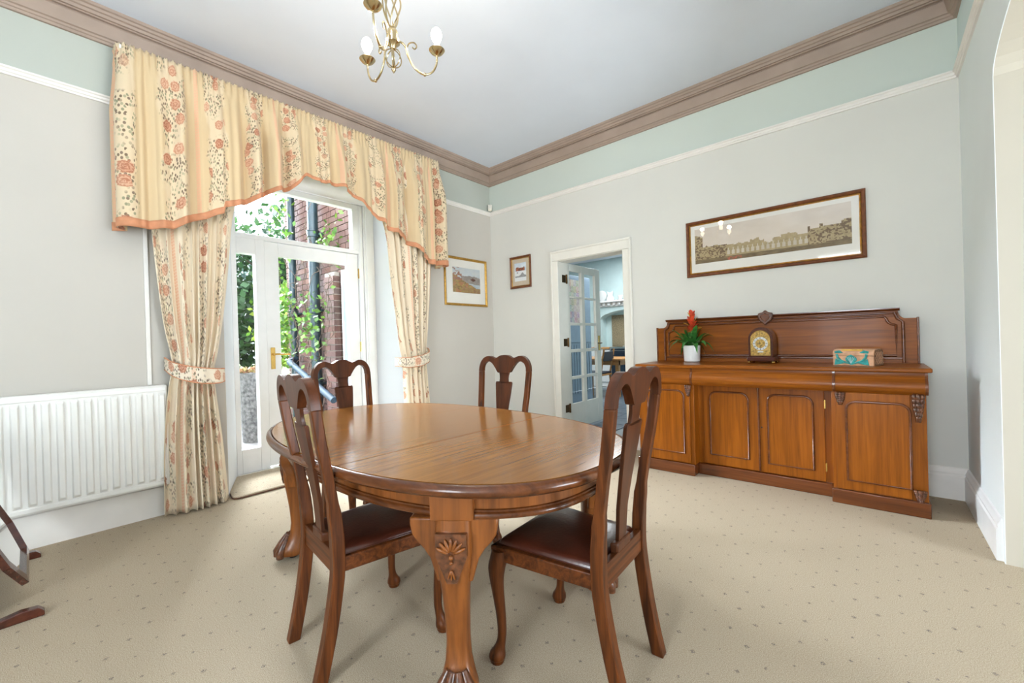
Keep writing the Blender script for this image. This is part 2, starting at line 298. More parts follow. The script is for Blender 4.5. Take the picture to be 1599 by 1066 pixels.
leaf_mat('leaf_dark', (20, 46, 26), (60, 92, 48)); leaf_mat('leaf_bright', (84, 120, 34), (160, 174, 66)); leaf_mat('leaf_vine', (44, 82, 26), (104, 138, 48)); leaf_mat('leaf_blue', (44, 68, 62), (82, 106, 96))
leaf_mat('leaf_dry', (120, 70, 50), (150, 140, 90))
plain('bromeliad_leaf', (58, 118, 50), .35, var=.2, scale=30); plain('bromeliad_red', (214, 78, 46), .4, var=.15, scale=40); plain('bromeliad_yellow', (232, 172, 62), .4, var=.15, scale=40)
plain('slate', (92, 104, 116), .35, var=.15, scale=9); plain('grout', (150, 154, 156), .8)
plain('kitchen_blue', (196, 216, 216), .8, var=.015); plain('kitchen_grey_blue', (124, 144, 162), .5, var=.04)
plain('mosaic', (140, 126, 100), .4, var=.45, scale=70, bump=.3, bscale=70)
plain('range_dark', (38, 52, 66), .2, var=.05); plain('chrome', (210, 212, 214), .12, 1)
wood('pine', (214, 158, 96), (180, 122, 66), 0, .4, .2); plain('navy_seat', (34, 40, 52), .6)
plain('pewter', (186, 190, 192), .4)

# ------------------------------------------------------------------ mesh helpers
OFF = {}
class MB:
    def __init__(s): s.v = []; s.f = []; s.uv = None
    def add(s, vs, fs):
        o = len(s.v); s.v += [tuple(map(float, p)) for p in vs]; s.f += [tuple(i + o for i in q) for q in fs]; return s
    def box(s, x0, x1, y0, y1, z0, z1):
        return s.add([(x0, y0, z0), (x1, y0, z0), (x1, y1, z0), (x0, y1, z0), (x0, y0, z1), (x1, y0, z1), (x1, y1, z1), (x0, y1, z1)],
                     [(0, 3, 2, 1), (4, 5, 6, 7), (0, 1, 5, 4), (1, 2, 6, 5), (2, 3, 7, 6), (3, 0, 4, 7)])
    def prism(s, poly, f, a, b):
        """poly: 2D outline; f(p, t) -> 3D; extruded from t=a to t=b (convex or concave, filled as n-gon)"""
        k = len(poly)
        vs = [f(p, a) for p in poly] + [f(p, b) for p in poly]
        fs = [tuple(range(k))[::-1], tuple(range(k, 2 * k))] + [(i, (i + 1) % k, (i + 1) % k + k, i + k) for i in range(k)]
        return s.add(vs, fs)
    def tube(s, pts, r, n=8, cap=True, closed=False, flat=None):
        pts = [Vector(p) for p in pts]; k = len(pts)
        rs = r if isinstance(r, (list, tuple)) else [r] * k
        T = []
        for i in range(k):
            if closed: t = pts[(i + 1) % k] - pts[i - 1]
            else: t = pts[min(i + 1, k - 1)] - pts[max(i - 1, 0)]
            T.append(t.normalized())
        a = Vector((0, 0, 1)) if abs(T[0].z) < .9 else Vector((1, 0, 0))
        N = (a - T[0] * a.dot(T[0])).normalized(); vs = []
        for i in range(k):
            N = (N - T[i] * N.dot(T[i])).normalized(); B = T[i].cross(N)
            for j in range(n):
                an = 2 * PI * j / n; vs.append(pts[i] + (N * math.cos(an) + B * math.sin(an)) * rs[i])
        fs = []
        for i in range(k if closed else k - 1):
            for j in range(n):
                i2 = (i + 1) % k; fs.append((i * n + j, i * n + (j + 1) % n, i2 * n + (j + 1) % n, i2 * n + j))
        if cap and not closed: fs += [tuple(range(n))[::-1], tuple(range((k - 1) * n, k * n))]
        return s.add(vs, fs)
    def loft(s, rings, cap=True, closed=True):
        n = len(rings[0]); vs = [p for r_ in rings for p in r_]; fs = []
        for i in range(len(rings) - 1):
            for j in range(n if closed else n - 1):
                fs.append((i * n + j, i * n + (j + 1) % n, (i + 1) * n + (j + 1) % n, (i + 1) * n + j))
        if cap and closed: fs += [tuple(range(n))[::-1], tuple(range((len(rings) - 1) * n, len(rings) * n))]
        return s.add(vs, fs)
    def lathe(s, prof, c=(0, 0, 0), n=20, axis='z'):
        rings = []
        for r_, z in prof:
            ring = []
            for j in range(n):
                a = 2 * PI * j / n; p = (math.cos(a) * r_, math.sin(a) * r_, z)
                if axis == 'y': p = (p[0], p[2], p[1])
                if axis == 'x': p = (p[2], p[0], p[1])
                ring.append((c[0] + p[0], c[1] + p[1], c[2] + p[2]))
            rings.append(ring)
        return s.loft(rings)
    def ell(s, c, rx, ry, rz, n=10, m=6, rot=None):
        rings = []
        for i in range(m + 1):
            t = PI * i / m; rr = max(math.sin(t), .02); ring = []
            for j in range(n):
                a = 2 * PI * j / n; p = Vector((math.cos(a) * rr * rx, math.sin(a) * rr * ry, -math.cos(t) * rz))
                if rot is not None: p = rot @ p
                ring.append(tuple(Vector(c) + p))
            rings.append(ring)
        return s.loft(rings)
    def grid(s, P, nu, nv, UV=None):
        vs = [P(i / (nu - 1), j / (nv - 1)) for i in range(nu) for j in range(nv)]
        o = len(s.v)
        fs = [(i * nv + j, (i + 1) * nv + j, (i + 1) * nv + j + 1, i * nv + j + 1) for i in range(nu - 1) for j in range(nv - 1)]
        s.add(vs, fs)
        if UV:
            s.uv = s.uv or {}
            for i in range(nu):
                for j in range(nv): s.uv[o + i * nv + j] = UV(i / (nu - 1), j / (nv - 1))
        return s
    def build(s, name, mat, parent=None, smooth=35, bevel=0, world=False, solid=0, seg=2, tri=False):
        v = s.v
        if world and parent is not None:
            rp_ = parent
            while rp_.parent is not None: rp_ = rp_.parent
            ox, oy, oz = OFF.get(rp_.name, (0, 0, 0)); v = [(x - ox, y - oy, z - oz) for x, y, z in v]
        me = bpy.data.meshes.new(name); me.from_pydata(v, [], s.f); me.update()
        bm = bmesh.new(); bm.from_mesh(me); bmesh.ops.recalc_face_normals(bm, faces=bm.faces)
        if tri: bmesh.ops.triangulate(bm, faces=[f for f in bm.faces if len(f.verts) > 4])
        bm.to_mesh(me); bm.free()
        if s.uv:
            ul = me.uv_layers.new(name='UVMap')
            for lp in me.loops: ul.data[lp.index].uv = s.uv.get(lp.vertex_index, (0, 0))
        if smooth:
            me.polygons.foreach_set('use_smooth', [True] * len(me.polygons)); me.set_sharp_from_angle(angle=math.radians(smooth))
        me.materials.append(MATS[mat])
        o = bpy.data.objects.new(name, me); C.objects.link(o)
        if parent is not None: o.parent = parent
        if bevel:
            md = o.modifiers.new('bevel', 'BEVEL'); md.width = bevel; md.segments = seg; md.limit_method = 'ANGLE'; md.angle_limit = math.radians(40)
        if solid:
            md = o.modifiers.new('solid', 'SOLIDIFY'); md.thickness = solid; md.offset = 0
        return o
def tag(o, label, cat, group=None):
    o['label'] = label; o['category'] = cat
    if group: o['group'] = group
    return o
def thing(name, label, cat, loc=(0, 0, 0), rz=0, group=None):
    o = bpy.data.objects.new(name, None); C.objects.link(o); o.location = loc; o.rotation_euler = (0, 0, rz); OFF[o.name] = loc
    o.empty_display_size = .1
    return tag(o, label, cat, group)
def struct(o, label=None):
    o['kind'] = 'structure'
    if label: o['label'] = label
    return o
def sroot(name, label, loc=(0, 0, 0)):
    o = bpy.data.objects.new(name, None); C.objects.link(o); o.location = loc; OFF[o.name] = loc; o['kind'] = 'structure'; o['label'] = label
    o.empty_display_size = .1
    return o
def copy_tree(o, parent=None):
    c = o.copy(); C.objects.link(c); c.parent = parent
    for ch in list(o.children): copy_tree(ch, c)
    return c
XY = lambda p, t: (p[0], p[1], t)
XZ = lambda p, t: (p[0], t, p[1])
YZ = lambda p, t: (t, p[0], p[1])

# ------------------------------------------------------------------ room shell
L, HR, HB, HC = 4.347, 2.843, 3.24, 3.427
struct(MB().box(-.1, 8.0, -7, .12, -.2, 0).build('floor', 'carpet', smooth=0), 'beige carpet with small grey motifs')
struct(MB().box(-.6, 8.0, -7.3, 5.8, HC, HC + .15).build('ceiling', 'ceiling_paint', smooth=0))
w = MB()
w.prism([(0, -3.1), (-.5, -2.9), (-.58, -2.9), (-.58, -7), (0, -7)], XY, -.2, HC)
w.prism([(0, -1.27), (0, .2), (-.58, .2), (-.58, -1.47), (-.5, -1.47)], XY, -.2, HC)
w.box(-.58, 0, -3.1, -1.27, 2.98, HC)
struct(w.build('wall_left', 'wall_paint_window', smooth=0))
w = MB(); w.box(0, 1.065, 0, .2, 0, HC); w.box(1.915, L + .5, 0, .2, 0, HC); w.box(1.065, 1.915, 0, .2, 2.1, HC)
struct(w.build('wall_back', 'wall_paint', smooth=0))
# right wall with a wide segmental arch
arch = [(-2.45 + 1.45 * math.cos(a), 2.39 + .24 * math.sin(a)) for a in np.linspace(0, PI, 24)]
w = MB(); w.box(L, L + .5, -1.0, 0, 0, HC); w.box(L, L + .5, -7, -3.9, 0, HC)
for (y0, z0), (y1, z1) in zip(arch[:-1], arch[1:]):
    w.prism([(y0, z0), (y0, HC), (y1, HC), (y1, z1)], YZ, L, L + .5)
struct(w.build('wall_right', 'wall_paint_right', smooth=0))
w = MB(); w.box(-.58, 8, -7.1, -6.9, -.2, .7); w.box(-.58, 8, -7.1, -6.9, 2.8, HC); w.box(-.58, 3.0, -7.1, -6.9, .7, 2.8); w.box(4.0, 8, -7.1, -6.9, .7, 2.8)
struct(w.build('wall_front', 'wall_paint', smooth=0))
w = MB(); w.box(7.8, 8, -7, 0, -.1, .4); w.box(7.8, 8, -7, 0, 2.8, HC); w.box(7.8, 8, -7, -3.0, .4, 2.8); w.box(7.8, 8, -1.9, 0, .4, 2.8); w.box(L + .5, 8, 0, .2, 0, HC)
struct(w.build('wall_hall', 'cream_paint', smooth=0))
# cornice: profile (out from wall, height), swept along each wall
prof = [(0, HB), (.018, HB), (.022, HB + .014), (.03, HB + .018), (.034, HB + .03), (.046, HB + .034), (.05, HB + .046), (.066, HB + .108), (.06, HB + .114), (.06, HB + .12), (.08, HB + .12), (.08, HB + .13), (.094, HB + .13), (.1, HB + .146), (.112, HB + .15), (.118, HB + .164), (.13, HB + .168), (.133, HC), (0, HC)]
def sweep_wall(prof, wall, a, b, m0=0, m1=0):
    """extrude a wall moulding; m0/m1: mitre sign at each end"""
    q = MB(); k = len(prof); vs = []
    for e, mm in ((a, m0), (b, m1)):
        for d, z in prof:
            if wall == 'left': vs.append((d, e + mm * d, z))
            if wall == 'back': vs.append((e + mm * d, -d, z))
            if wall == 'right': vs.append((L - d, e + mm * d, z))
            if wall == 'front': vs.append((e + mm * d, -6.9 + d, z))
    fs = [tuple(range(k)), tuple(range(k, 2 * k))[::-1]] + [(i, (i + 1) % k, (i + 1) % k + k, i + k) for i in range(k)]
    return q.add(vs, fs)
struct(sweep_wall(prof, 'left', -6.9, 0, 1, -1).build('trim_1', 'cornice_paint', smooth=25), 'taupe cornice along the window wall')
struct(sweep_wall(prof, 'back', 0, L, 1, -1).build('trim_2', 'cornice_paint', smooth=25), 'taupe cornice above the sideboard wall')
struct(sweep_wall(prof, 'right', -6.9, 0, 1, -1).build('trim_3', 'cornice_paint', smooth=25), 'taupe cornice above the arch')
rail = [(0, HR), (.012, HR), (.014, HR + .012), (.02, HR + .016), (.022, HR + .03), (.03, HR + .036), (.03, HR + .046), (.018, HR + .052), (.0, HR + .052)]
struct(sweep_wall(rail, 'left', -6.9, 0, 1, -1).build('trim_4', 'rail_paint', smooth=30), 'white picture rail along the window wall')
struct(sweep_wall(rail, 'back', 0, L, 1, -1).build('trim_5', 'rail_paint', smooth=30), 'white picture rail above the sideboard')
struct(sweep_wall(rail, 'right', -6.9, 0, 1, -1).build('trim_6', 'rail_paint', smooth=30), 'white picture rail above the arch')
base = [(0, 0), (.024, 0), (.024, .155), (.018, .165), (.02, .18), (.012, .195), (.008, .21), (.0, .215)]
bb = struct(sweep_wall(base, 'back', 0, .985, 1, 0).build('baseboard_back', 'white_gloss', smooth=30), 'white skirting left of the kitchen door')
struct(sweep_wall(base, 'back', 2.0, L, 0, -1).build('baseboard_back', 'rail_paint', smooth=30), 'white skirting behind the sideboard')
struct(sweep_wall(base, 'right', -.97, 0, 0, -1).build('baseboard_right', 'white_gloss', smooth=30), 'white skirting under the arch jamb')
lb = [(0, 0), (.024, 0), (.024, .2), (.012, .215), (0, .22)]
struct(sweep_wall(lb, 'left', -6.9, -3.12, 0, 0).build('baseboard_left', 'rail_paint', smooth=30), 'white skirting under the radiator')
struct(sweep_wall(base, 'left', -1.26, 0, 0, -1).build('baseboard_left', 'white_gloss', smooth=30), 'white skirting beside the right curtain')
struct(MB().box(0, .012, -3.57, -3.545, .93, 2.9).build('trim_7', 'rail_paint', bevel=.003), 'white painted cable conduit above the radiator')
# kitchen door surround
tr = sroot('trim_8', 'white moulded surround of the kitchen doorway', (1.49, 0, 0))
for x0, x1 in ((.985, 1.083), (1.9, 2.0)):
    q = MB(); q.box(x0, x1, -.018, 0, 0, 2.0895); q.build('architrave', 'cream_gloss', tr, world=True, bevel=.006)
    e = x0 + .012 if x0 < 1.5 else x1 - .012
    MB().box(e - .012, e + .012, -.03, -.018, 0, 2.181).build('architrave_bead', 'cream_gloss', tr, world=True, bevel=.006)
MB().box(.985, 2.0, -.018, 0, 2.09, 2.206).build('architrave', 'cream_gloss', tr, world=True, bevel=.006)
MB().box(.985, 2.0, -.03, -.018, 2.182, 2.206).build('architrave_bead', 'cream_gloss', tr, world=True, bevel=.006)
for x0, x1 in ((1.0655, 1.078), (1.902, 1.9145)): MB().box(x0, x1, .0005, .1995, .007, 2.0845).build('lining', 'cream_gloss', tr, world=True)
MB().box(1.066, 1.914, .0005, .1995, 2.085, 2.0995).build('lining', 'cream_gloss', tr, world=True)
MB().box(1.06, 1.92, .0, .2, -.01, .006).build('threshold', 'chair_oak_x', tr, world=True)

# ------------------------------------------------------------------ window bay: fixed frame, side light, top light
wr_ = sroot('window_1', 'white timber garden door frame with side light and top light', (-.5, -2.19, 0))
X0, X1 = -.58, -.5
f = MB()
f.box(X0, X1, -2.8995, -2.856, .019, 2.7445); f.box(X0, X1, -1.645, -1.6, .019, 2.7445); f.box(X0, X1, -2.7, -2.622, .019, 2.195)
f.box(X0, X1, -2.856, -1.645, 2.195, 2.237); f.box(X0, X1, -2.856, -1.645, 2.69, 2.7445); f.box(X0, X1, -2.856, -2.7, 2.05, 2.195); f.box(X0, X1, -2.856, -2.7, .019, .24)
f.box(X0, X1, -1.716, -1.645, 2.237, 2.69)
f.build('frame', 'white_gloss', wr_, world=True, bevel=.004)
q = MB(); q.box(-.4995, -.482, -1.64, -1.605, 0.019, 2.74); q.box(-.4745, -.46, -1.575, -1.5, 0.019, 2.74); q.build('frame_moulding', 'white_gloss', wr_, world=True, bevel=.006)
q = MB(); q.box(-.58, -.475, -1.5995, -1.4705, 0.019, 2.7445); q.build('jamb_panel', 'white_gloss', wr_, world=True, bevel=.004)
hp = [(-.575, 2.745), (-.47, 2.745), (-.465, 2.765), (-.44, 2.79), (-.40, 2.82), (-.38, 2.86), (-.38, 2.9), (-.575, 2.9)]
MB().prism(hp, lambda p, t: (p[0], t, p[1]), -2.899, -1.471).build('head_moulding', 'white_gloss', wr_, world=True, smooth=40)
MB().box(-.57, -.5, -2.899, -1.471, 2.9, 2.979).build('head_board', 'white_gloss', wr_, world=True)
MB().box(-.545, -.54, -2.856, -2.7, .24, 2.05).build('pane', 'window_glass', wr_, world=True, smooth=0)
MB().box(-.545, -.54, -2.856, -1.716, 2.237, 2.69).build('pane', 'window_glass', wr_, world=True, smooth=0)
MB().box(-.75, -.45, -2.9, -1.47, -.06, .018).build('sill', 'cream_gloss', wr_, world=True, bevel=.004)
d1 = sroot('door_1', 'white glazed garden door in the bay', (-.53, -2.13, .02))
f = MB(); f.box(-.575, -.525, -2.615, -2.488, .03, 2.19); f.box(-.575, -.525, -1.778, -1.65, .03, 2.19); f.box(-.575, -.525, -2.488, -1.778, 2.06, 2.19); f.box(-.575, -.525, -2.488, -1.778, .03, .26)
f.build('leaf', 'white_gloss', d1, world=True, bevel=.004)
MB().box(-.552, -.547, -2.488, -1.778, .26, 2.06).build('pane', 'window_glass', d1, world=True, smooth=0)
MB().box(-.525, -.515, -2.585, -2.545, .96, 1.17).build('handle_plate', 'brass', d1, world=True, bevel=.004)
MB().tube([(-.515, -2.565, 1.105), (-.475, -2.565, 1.105), (-.465, -2.55, 1.105), (-.465, -2.43, 1.1)], .009, 10).build('handle', 'brass', d1, world=True)
for z in (1.976, 1.15, .3): MB().tube([(-.515, -1.648, z - .055), (-.515, -1.648, z + .055)], .009, 10).build('hinge', 'brass', d1, world=True)
pts = []
rc = .05
mo = [(-.46, -3.02), (.13 - rc, -3.1)] + [(.13 - rc + rc * math.sin(a), -3.1 + rc - rc * math.cos(a)) for a in np.linspace(0, PI / 2, 6)] + [(.13 - rc + rc * math.cos(a), -1.28 - rc + rc * math.sin(a)) for a in np.linspace(0, PI / 2, 6)] + [(-.46, -1.36)]
mt = thing('door_mat', 'beige carpet mat with bound dark edge inside the garden door', 'mat', (-.1, -2.2, 0))
MB().prism(mo, XY, .001, .022).build('pile', 'carpet', mt, world=True, smooth=0, bevel=.004)
MB().tube([(x, y, .006) for x, y in mo], .006, 6, closed=True).build('binding', 'carved_dark', mt, world=True)

# glazed kitchen door, open against us at a right angle
d2 = sroot('door_2', 'white ten-pane glazed door standing open into the kitchen', (1.025, .17, .05))
XA, XB = 1.005, 1.045
cols = [(.285, .565), (.64, .921)]; rows = [(.358, .661), (.697, .997), (1.036, 1.335), (1.369, 1.675), (1.70, 2.01)]
f = MB(); f.box(XA, XB, .19, .285, .05, 2.1); f.box(XA, XB, .921, 1.04, .05, 2.1); f.box(XA, XB, .565, .64, .05, 2.1)
zz = [.05] + [v for r_ in rows for v in r_] + [2.1]
for k in range(0, len(zz), 2): f.box(XA + .002, XB - .002, .285, .921, zz[k], zz[k + 1])
f.build('leaf', 'cream_gloss', d2, world=True, bevel=.004)
for y0, y1 in cols:
    for z0, z1 in rows: MB().box(1.023, 1.027, y0, y1, z0, z1).build('pane', 'window_glass', d2, world=True, smooth=0)
MB().box(1.045, 1.052, .96, 1.0, 1.0, 1.2).build('handle_plate', 'brass', d2, world=True, bevel=.003)
MB().tube([(1.05, .98, 1.1), (1.09, .98, 1.1), (1.1, .96, 1.1), (1.1, .86, 1.1)], .008, 10).build('handle', 'old_brass_dark', d2, world=True)
for z in (1.89, 1.125, .33):
    h = MB(); h.box(1.0785, 1.083, .075, .145, z - .045, z + .045); h.tube([(1.082, .165, z - .055), (1.082, .165, z + .055)], .012, 8); h.build('hinge', 'old_brass_dark', d2, world=True)

# ------------------------------------------------------------------ kitchen beyond the door
struct(MB().box(-3, 3.2, .2, 5.7, -.2, -.012).build('floor_kitchen', 'grout', smooth=0), 'kitchen floor bed under slate tiles')
kf = bpy.data.objects['floor_kitchen']
tb = MB(); tb.box(-.196, .196, -.196, .196, -.011, 0); me0 = None
for i in range(7):
    for j in range(11):
        x, y = -1.2 + .4 * i, .45 + .4 * j
        if abs(x - (1.1 - .38 * (y))) > .95: continue
        if me0 is None: o = tb.build('tile', 'slate', kf, bevel=.003); me0 = o.data
        else:
            o = bpy.data.objects.new('tile', me0); C.objects.link(o); o.parent = kf
            md = o.modifiers.new('bevel', 'BEVEL'); md.width = .003
        o.location = (x, y, 0)
YB = 5.2
w = MB(); w.box(-3, -1.25, YB, YB + .3, 0, HC); w.box(.6, 3.2, YB, YB + .3, 0, HC)
ka = [(-.33 + .92 * math.cos(a), 1.62 + .22 * math.sin(a)) for a in np.linspace(0, PI, 18)]
for (x0, z0), (x1, z1) in zip(ka[:-1], ka[1:]): w.prism([(x0, z0), (x0, HC), (x1, HC), (x1, z1)], XZ, YB, YB + .3)
w.box(-1.3, .7, YB + .3, YB + .62, 0, HC)
struct(w.build('wall_kitchen_back', 'kitchen_blue', smooth=0))
w = MB(); w.box(-3.1, -3, .2, 5.8, 0, .9); w.box(-3.1, -3, .2, 5.8, 2.5, HC); w.box(-3.1, -3, .2, 5.8, .9, 2.5); w.box(3.2, 3.3, .2, 5.8, 0, HC)
w.box(-3.1, -.58, .08, .2, 0, HC)
struct(w.build('wall_kitchen_side', 'kitchen_blue', smooth=0))
struct(MB().box(-3.1, 3.3, .2, 5.83, 3.09, 3.42).build('ceiling_kitchen', 'ceiling_paint', smooth=0))
w = MB(); w.box(-1.0, -.62, YB + .28, YB + .3, .95, 1.62)
q = MB().box(-1.08, -.72, YB + .27, YB + .2995, .945, 1.72); o = q.build('mosaic_splashback', 'mosaic', smooth=0); tag(o, 'speckled mosaic strip inside the kitchen hearth recess', 'splashback')
ms = thing('mantel_shelf', 'white mantel shelf across the kitchen chimney breast', 'shelf', (-.33, YB, 1.93))
MB().box(-1.3, .62, YB - .16, YB, 2.02, 2.06).build('board', 'white_gloss', ms, world=True, bevel=.006)
MB().box(-1.28, .6, YB - .03, YB, 1.92, 2.02).build('apron', 'white_gloss', ms, world=True, bevel=.004)
for k in range(14): MB().box(-1.26 + .135 * k, -1.2 + .135 * k, YB - .1, YB - .03, 1.95, 2.02).build('dentil', 'white_gloss', ms, world=True)
q = MB().lathe([(.0, 0), (.10, .004), (.13, .02), (.13, .028), (.0, .03)], (0, 0, 0), 24, 'y')
pl = q.build('plate', 'white_ceramic'); pl.location = (-1.15, YB - .09, 2.192); pl.rotation_euler = (.2, 0, 0); tag(pl, 'round white plate standing on the kitchen mantel shelf', 'plate')
q = MB(); q.prism([(-.09, 0), (.09, 0), (.1, .05), (.06, .12), (.085, .23), (0, .19), (-.085, .23), (-.06, .12), (-.1, .05)], XZ, -.02, .02)
pl = q.build('ornament', 'white_ceramic', bevel=.008); pl.location = (-.92, YB - .08, 2.06); tag(pl, 'white china ornament with flared top on the kitchen mantel shelf', 'ornament')
cu = thing('cup_stand', 'white china cup on a saucer on the kitchen mantel shelf', 'cup', (-.66, YB - .08, 2.06))
MB().lathe([(.04, 0), (.08, .012), (.08, .018), (.03, .018)], n=20).build('saucer', 'white_ceramic', cu)
MB().lathe([(.03, .019), (.055, .06), (.062, .11), (.056, .11), (.03, .04)], n=20).build('cup', 'white_ceramic', cu)
MB().tube([(.055, 0, .1), (.09, 0, .09), (.085, 0, .05), (.05, 0, .05)], .007, 6).build('handle', 'white_ceramic', cu)
rc_ = thing('range_cooker', 'dark blue range cooker under the kitchen arch', 'cooker', (-.3, YB - .1, 0))
MB().box(-.8, .5, YB - .35, YB + .25, 0.02, .9).build('body', 'range_dark', rc_, world=True, bevel=.01)
MB().box(-.82, .52, YB - .38, YB + .25, .9, .94).build('hob', 'chrome', rc_, world=True, bevel=.008)
MB().lathe([(.0, .94), (.17, .94), (.17, .97), (.1, .995), (.0, .998)], (-.45, YB - .05, 0), 24).build('hob_lid', 'chrome', rc_, world=True)
for k in range(2): MB().box(-.72 + .62 * k, -.2 + .62 * k, YB - .365, YB - .35, .3, .8).build('oven_door', 'range_dark', rc_, world=True, bevel=.01)
MB().tube([(-.75, YB - .41, .86), (.45, YB - .41, .86)], .012, 8).build('rail', 'chrome', rc_, world=True)
cb = thing('kitchen_cabinet', 'white kitchen base cabinet beside the range cooker', 'cabinet', (-1.5, YB - .1, 0))
MB().box(-2.0, -.84, YB - .32, YB - .002, 0.0, .9).build('body', 'white_gloss', cb, world=True, bevel=.004)
MB().box(-2.0, -.84, YB - .36, YB - .002, .9, .94).build('worktop', 'pine', cb, world=True, bevel=.004)
for k in range(2): MB().box(-1.98 + .58 * k, -1.43 + .58 * k, YB - .34, YB - .32, .12, .88).build('door', 'white_gloss', cb, world=True, bevel=.004)
# tall grey-blue cupboard with a picture board, seen through the door panes
fc = thing('tall_cupboard', 'tall grey blue kitchen cupboard behind the glazed door', 'cupboard', (-.4, 2.35, 0))
MB().box(-.75, -.1, 1.95, 2.75, 0.0, 2.28).build('body', 'kitchen_grey_blue', fc, world=True, bevel=.006)
for k in range(9): MB().box(-.1, -.09, 1.98 + .084 * k, 2.02 + .084 * k, .2, 1.06).build('slat', 'kitchen_grey_blue', fc, world=True)
MB().box(-.1, -.09, 1.98, 2.72, 1.1, 2.25).build('door', 'kitchen_grey_blue', fc, world=True, bevel=.004)

def print_mesh(name, fn, nx, ny, place, parent, mat='print_paper'):
    """flat printed sheet: colours computed per cell; place(u, v) -> 3D"""
    q = MB(); q.grid(place, nx + 1, ny + 1); o = q.build(name, mat, parent, smooth=0, world=True); me = o.data
    ca = me.color_attributes.new('print', 'FLOAT_COLOR', 'CORNER'); cols = np.zeros((len(me.loops), 4), np.float32)
    for p in me.polygons:
        c = fn((p.index // ny + .5) / nx, (p.index % ny + .5) / ny)
        for li in p.loop_indices: cols[li] = c
    ca.data.foreach_set('color', cols.ravel()); return o
def lerp(a, b, t): return tuple(x + (y - x) * t for x, y in zip(a, b))
def hsh(i, j=0): return (math.sin(i * 127.1 + j * 311.7) * 43758.5453) % 1
def vno(x, y):
    i, j = math.floor(x), math.floor(y); fx, fy = x - i, y - j; fx = fx * fx * (3 - 2 * fx); fy = fy * fy * (3 - 2 * fy)
    a = hsh(i, j) + (hsh(i + 1, j) - hsh(i, j)) * fx; b_ = hsh(i, j + 1) + (hsh(i + 1, j + 1) - hsh(i, j + 1)) * fx
    return a + (b_ - a) * fy
def fbm(x, y): return .5 * vno(x, y) + .3 * vno(2.1 * x + 7, 2.1 * y) + .2 * vno(4.3 * x, 4.3 * y + 3)
def collage(u, v):
    i, j = int(u * 5), int(v * 7); a, b_ = (u * 5) % 1, (v * 7) % 1
    if a < .08 or b_ < .08: return lin((238, 238, 236))
    t = fbm(u * 40, v * 40); return lin(lerp((90 + 80 * hsh(i, j), 80 + 60 * hsh(j, i), 74 + 60 * hsh(i + 3, j)), (220, 214, 206), t))
po = thing('photo_poster', 'poster of many small photographs on the tall kitchen cupboard', 'poster', (-.088, 2.2, 1.45))
print_mesh('sheet', collage, 30, 42, lambda u, v: (-.088, 2.0 + .42 * u, 1.42 + .78 * v), po)
# kitchen table and chair
kt = thing('kitchen_table', 'light pine kitchen table seen through the doorway', 'table', (-.4, 3.75, 0))
MB().box(-1.3, .2, 3.35, 4.2, .72, .755).build('table_top', 'pine', kt, world=True, bevel=.006)
MB().box(-1.2, .1, 3.43, 4.12, .62, .72).build('apron', 'pine', kt, world=True)
for x in (-1.2, .03):
    for y in (3.42, 4.05): MB().box(x, x + .07, y, y + .07, 0, .72).build('leg', 'pine', kt, world=True)
kc = thing('kitchen_chair', 'pine kitchen chair with a dark navy seat pad', 'chair', (-.25, 3.15, 0))
MB().box(-.5, -.03, 2.98, 3.4, .44, .47).build('seat', 'pine', kc, world=True, bevel=.004)
MB().box(-.49, -.04, 2.99, 3.39, .47, .51).build('seat_pad', 'navy_seat', kc, world=True, bevel=.015)
for x in (-.48, -.09):
    for y in (2.98, 3.36): MB().tube([(x + .02, y + .02, .44), (x + (.0 if x < -.2 else .04), y + (-.02 if y < 3.2 else .05), 0)], .02, 8).build('leg', 'pine', kc, world=True)
MB().tube([(-.07, 3.02, .47), (.02, 3.0, .95)], .018, 8).build('back_post', 'pine', kc, world=True)
MB().tube([(-.07, 3.38, .47), (.02, 3.4, .95)], .018, 8).build('back_post', 'pine', kc, world=True)
MB().box(-.012, .012, 3.0, 3.4, .72, .9).build('back_panel', 'navy_seat', kc, world=True, bevel=.008)


# ------------------------------------------------------------------ dining table
def superell(a, b, n, k, x0=None, x1=None):
    out = []
    for i in range(k):
        t = 2 * PI * i / k; c, s_ = math.cos(t), math.sin(t)
        out.append((a * math.copysign(abs(c) ** (2 / n), c), b * math.copysign(abs(s_) ** (2 / n), s_)))
    return out
TA, TB, TN, TZ = 1.03, .612, 2.4, .74
TC = (2.144, -2.79, 0); TR = -.045
tbl = thing('dining_table', 'oval extending oak dining table with carved claw feet', 'table', TC, TR)
out = superell(TA, TB, TN, 720)
def cut(poly, x0, x1):
    """clip outline to x0 <= x <= x1 (convex outline)"""
    for sgn, lim in ((1, x0), (-1, x1)):
        res = []
        for p, q in zip(poly, poly[1:] + poly[:1]):
            pi, qi = sgn * (p[0] - lim) >= -1e-9, sgn * (q[0] - lim) >= -1e-9
            if pi: res.append(p)
            if pi != qi:
                t = (lim - p[0]) / (q[0] - p[0]); res.append((lim, p[1] + (q[1] - p[1]) * t))
        poly = res
    return poly
thin = out[::6]
for x0, x1, nm in ((-2, -.302, 'end_board'), (-.3, .2965, 'leaf_board'), (.302, 2, 'end_board')):
    MB().prism(cut(thin, x0, x1), XY, .715, TZ).build(nm, 'table_oak', tbl, smooth=0)
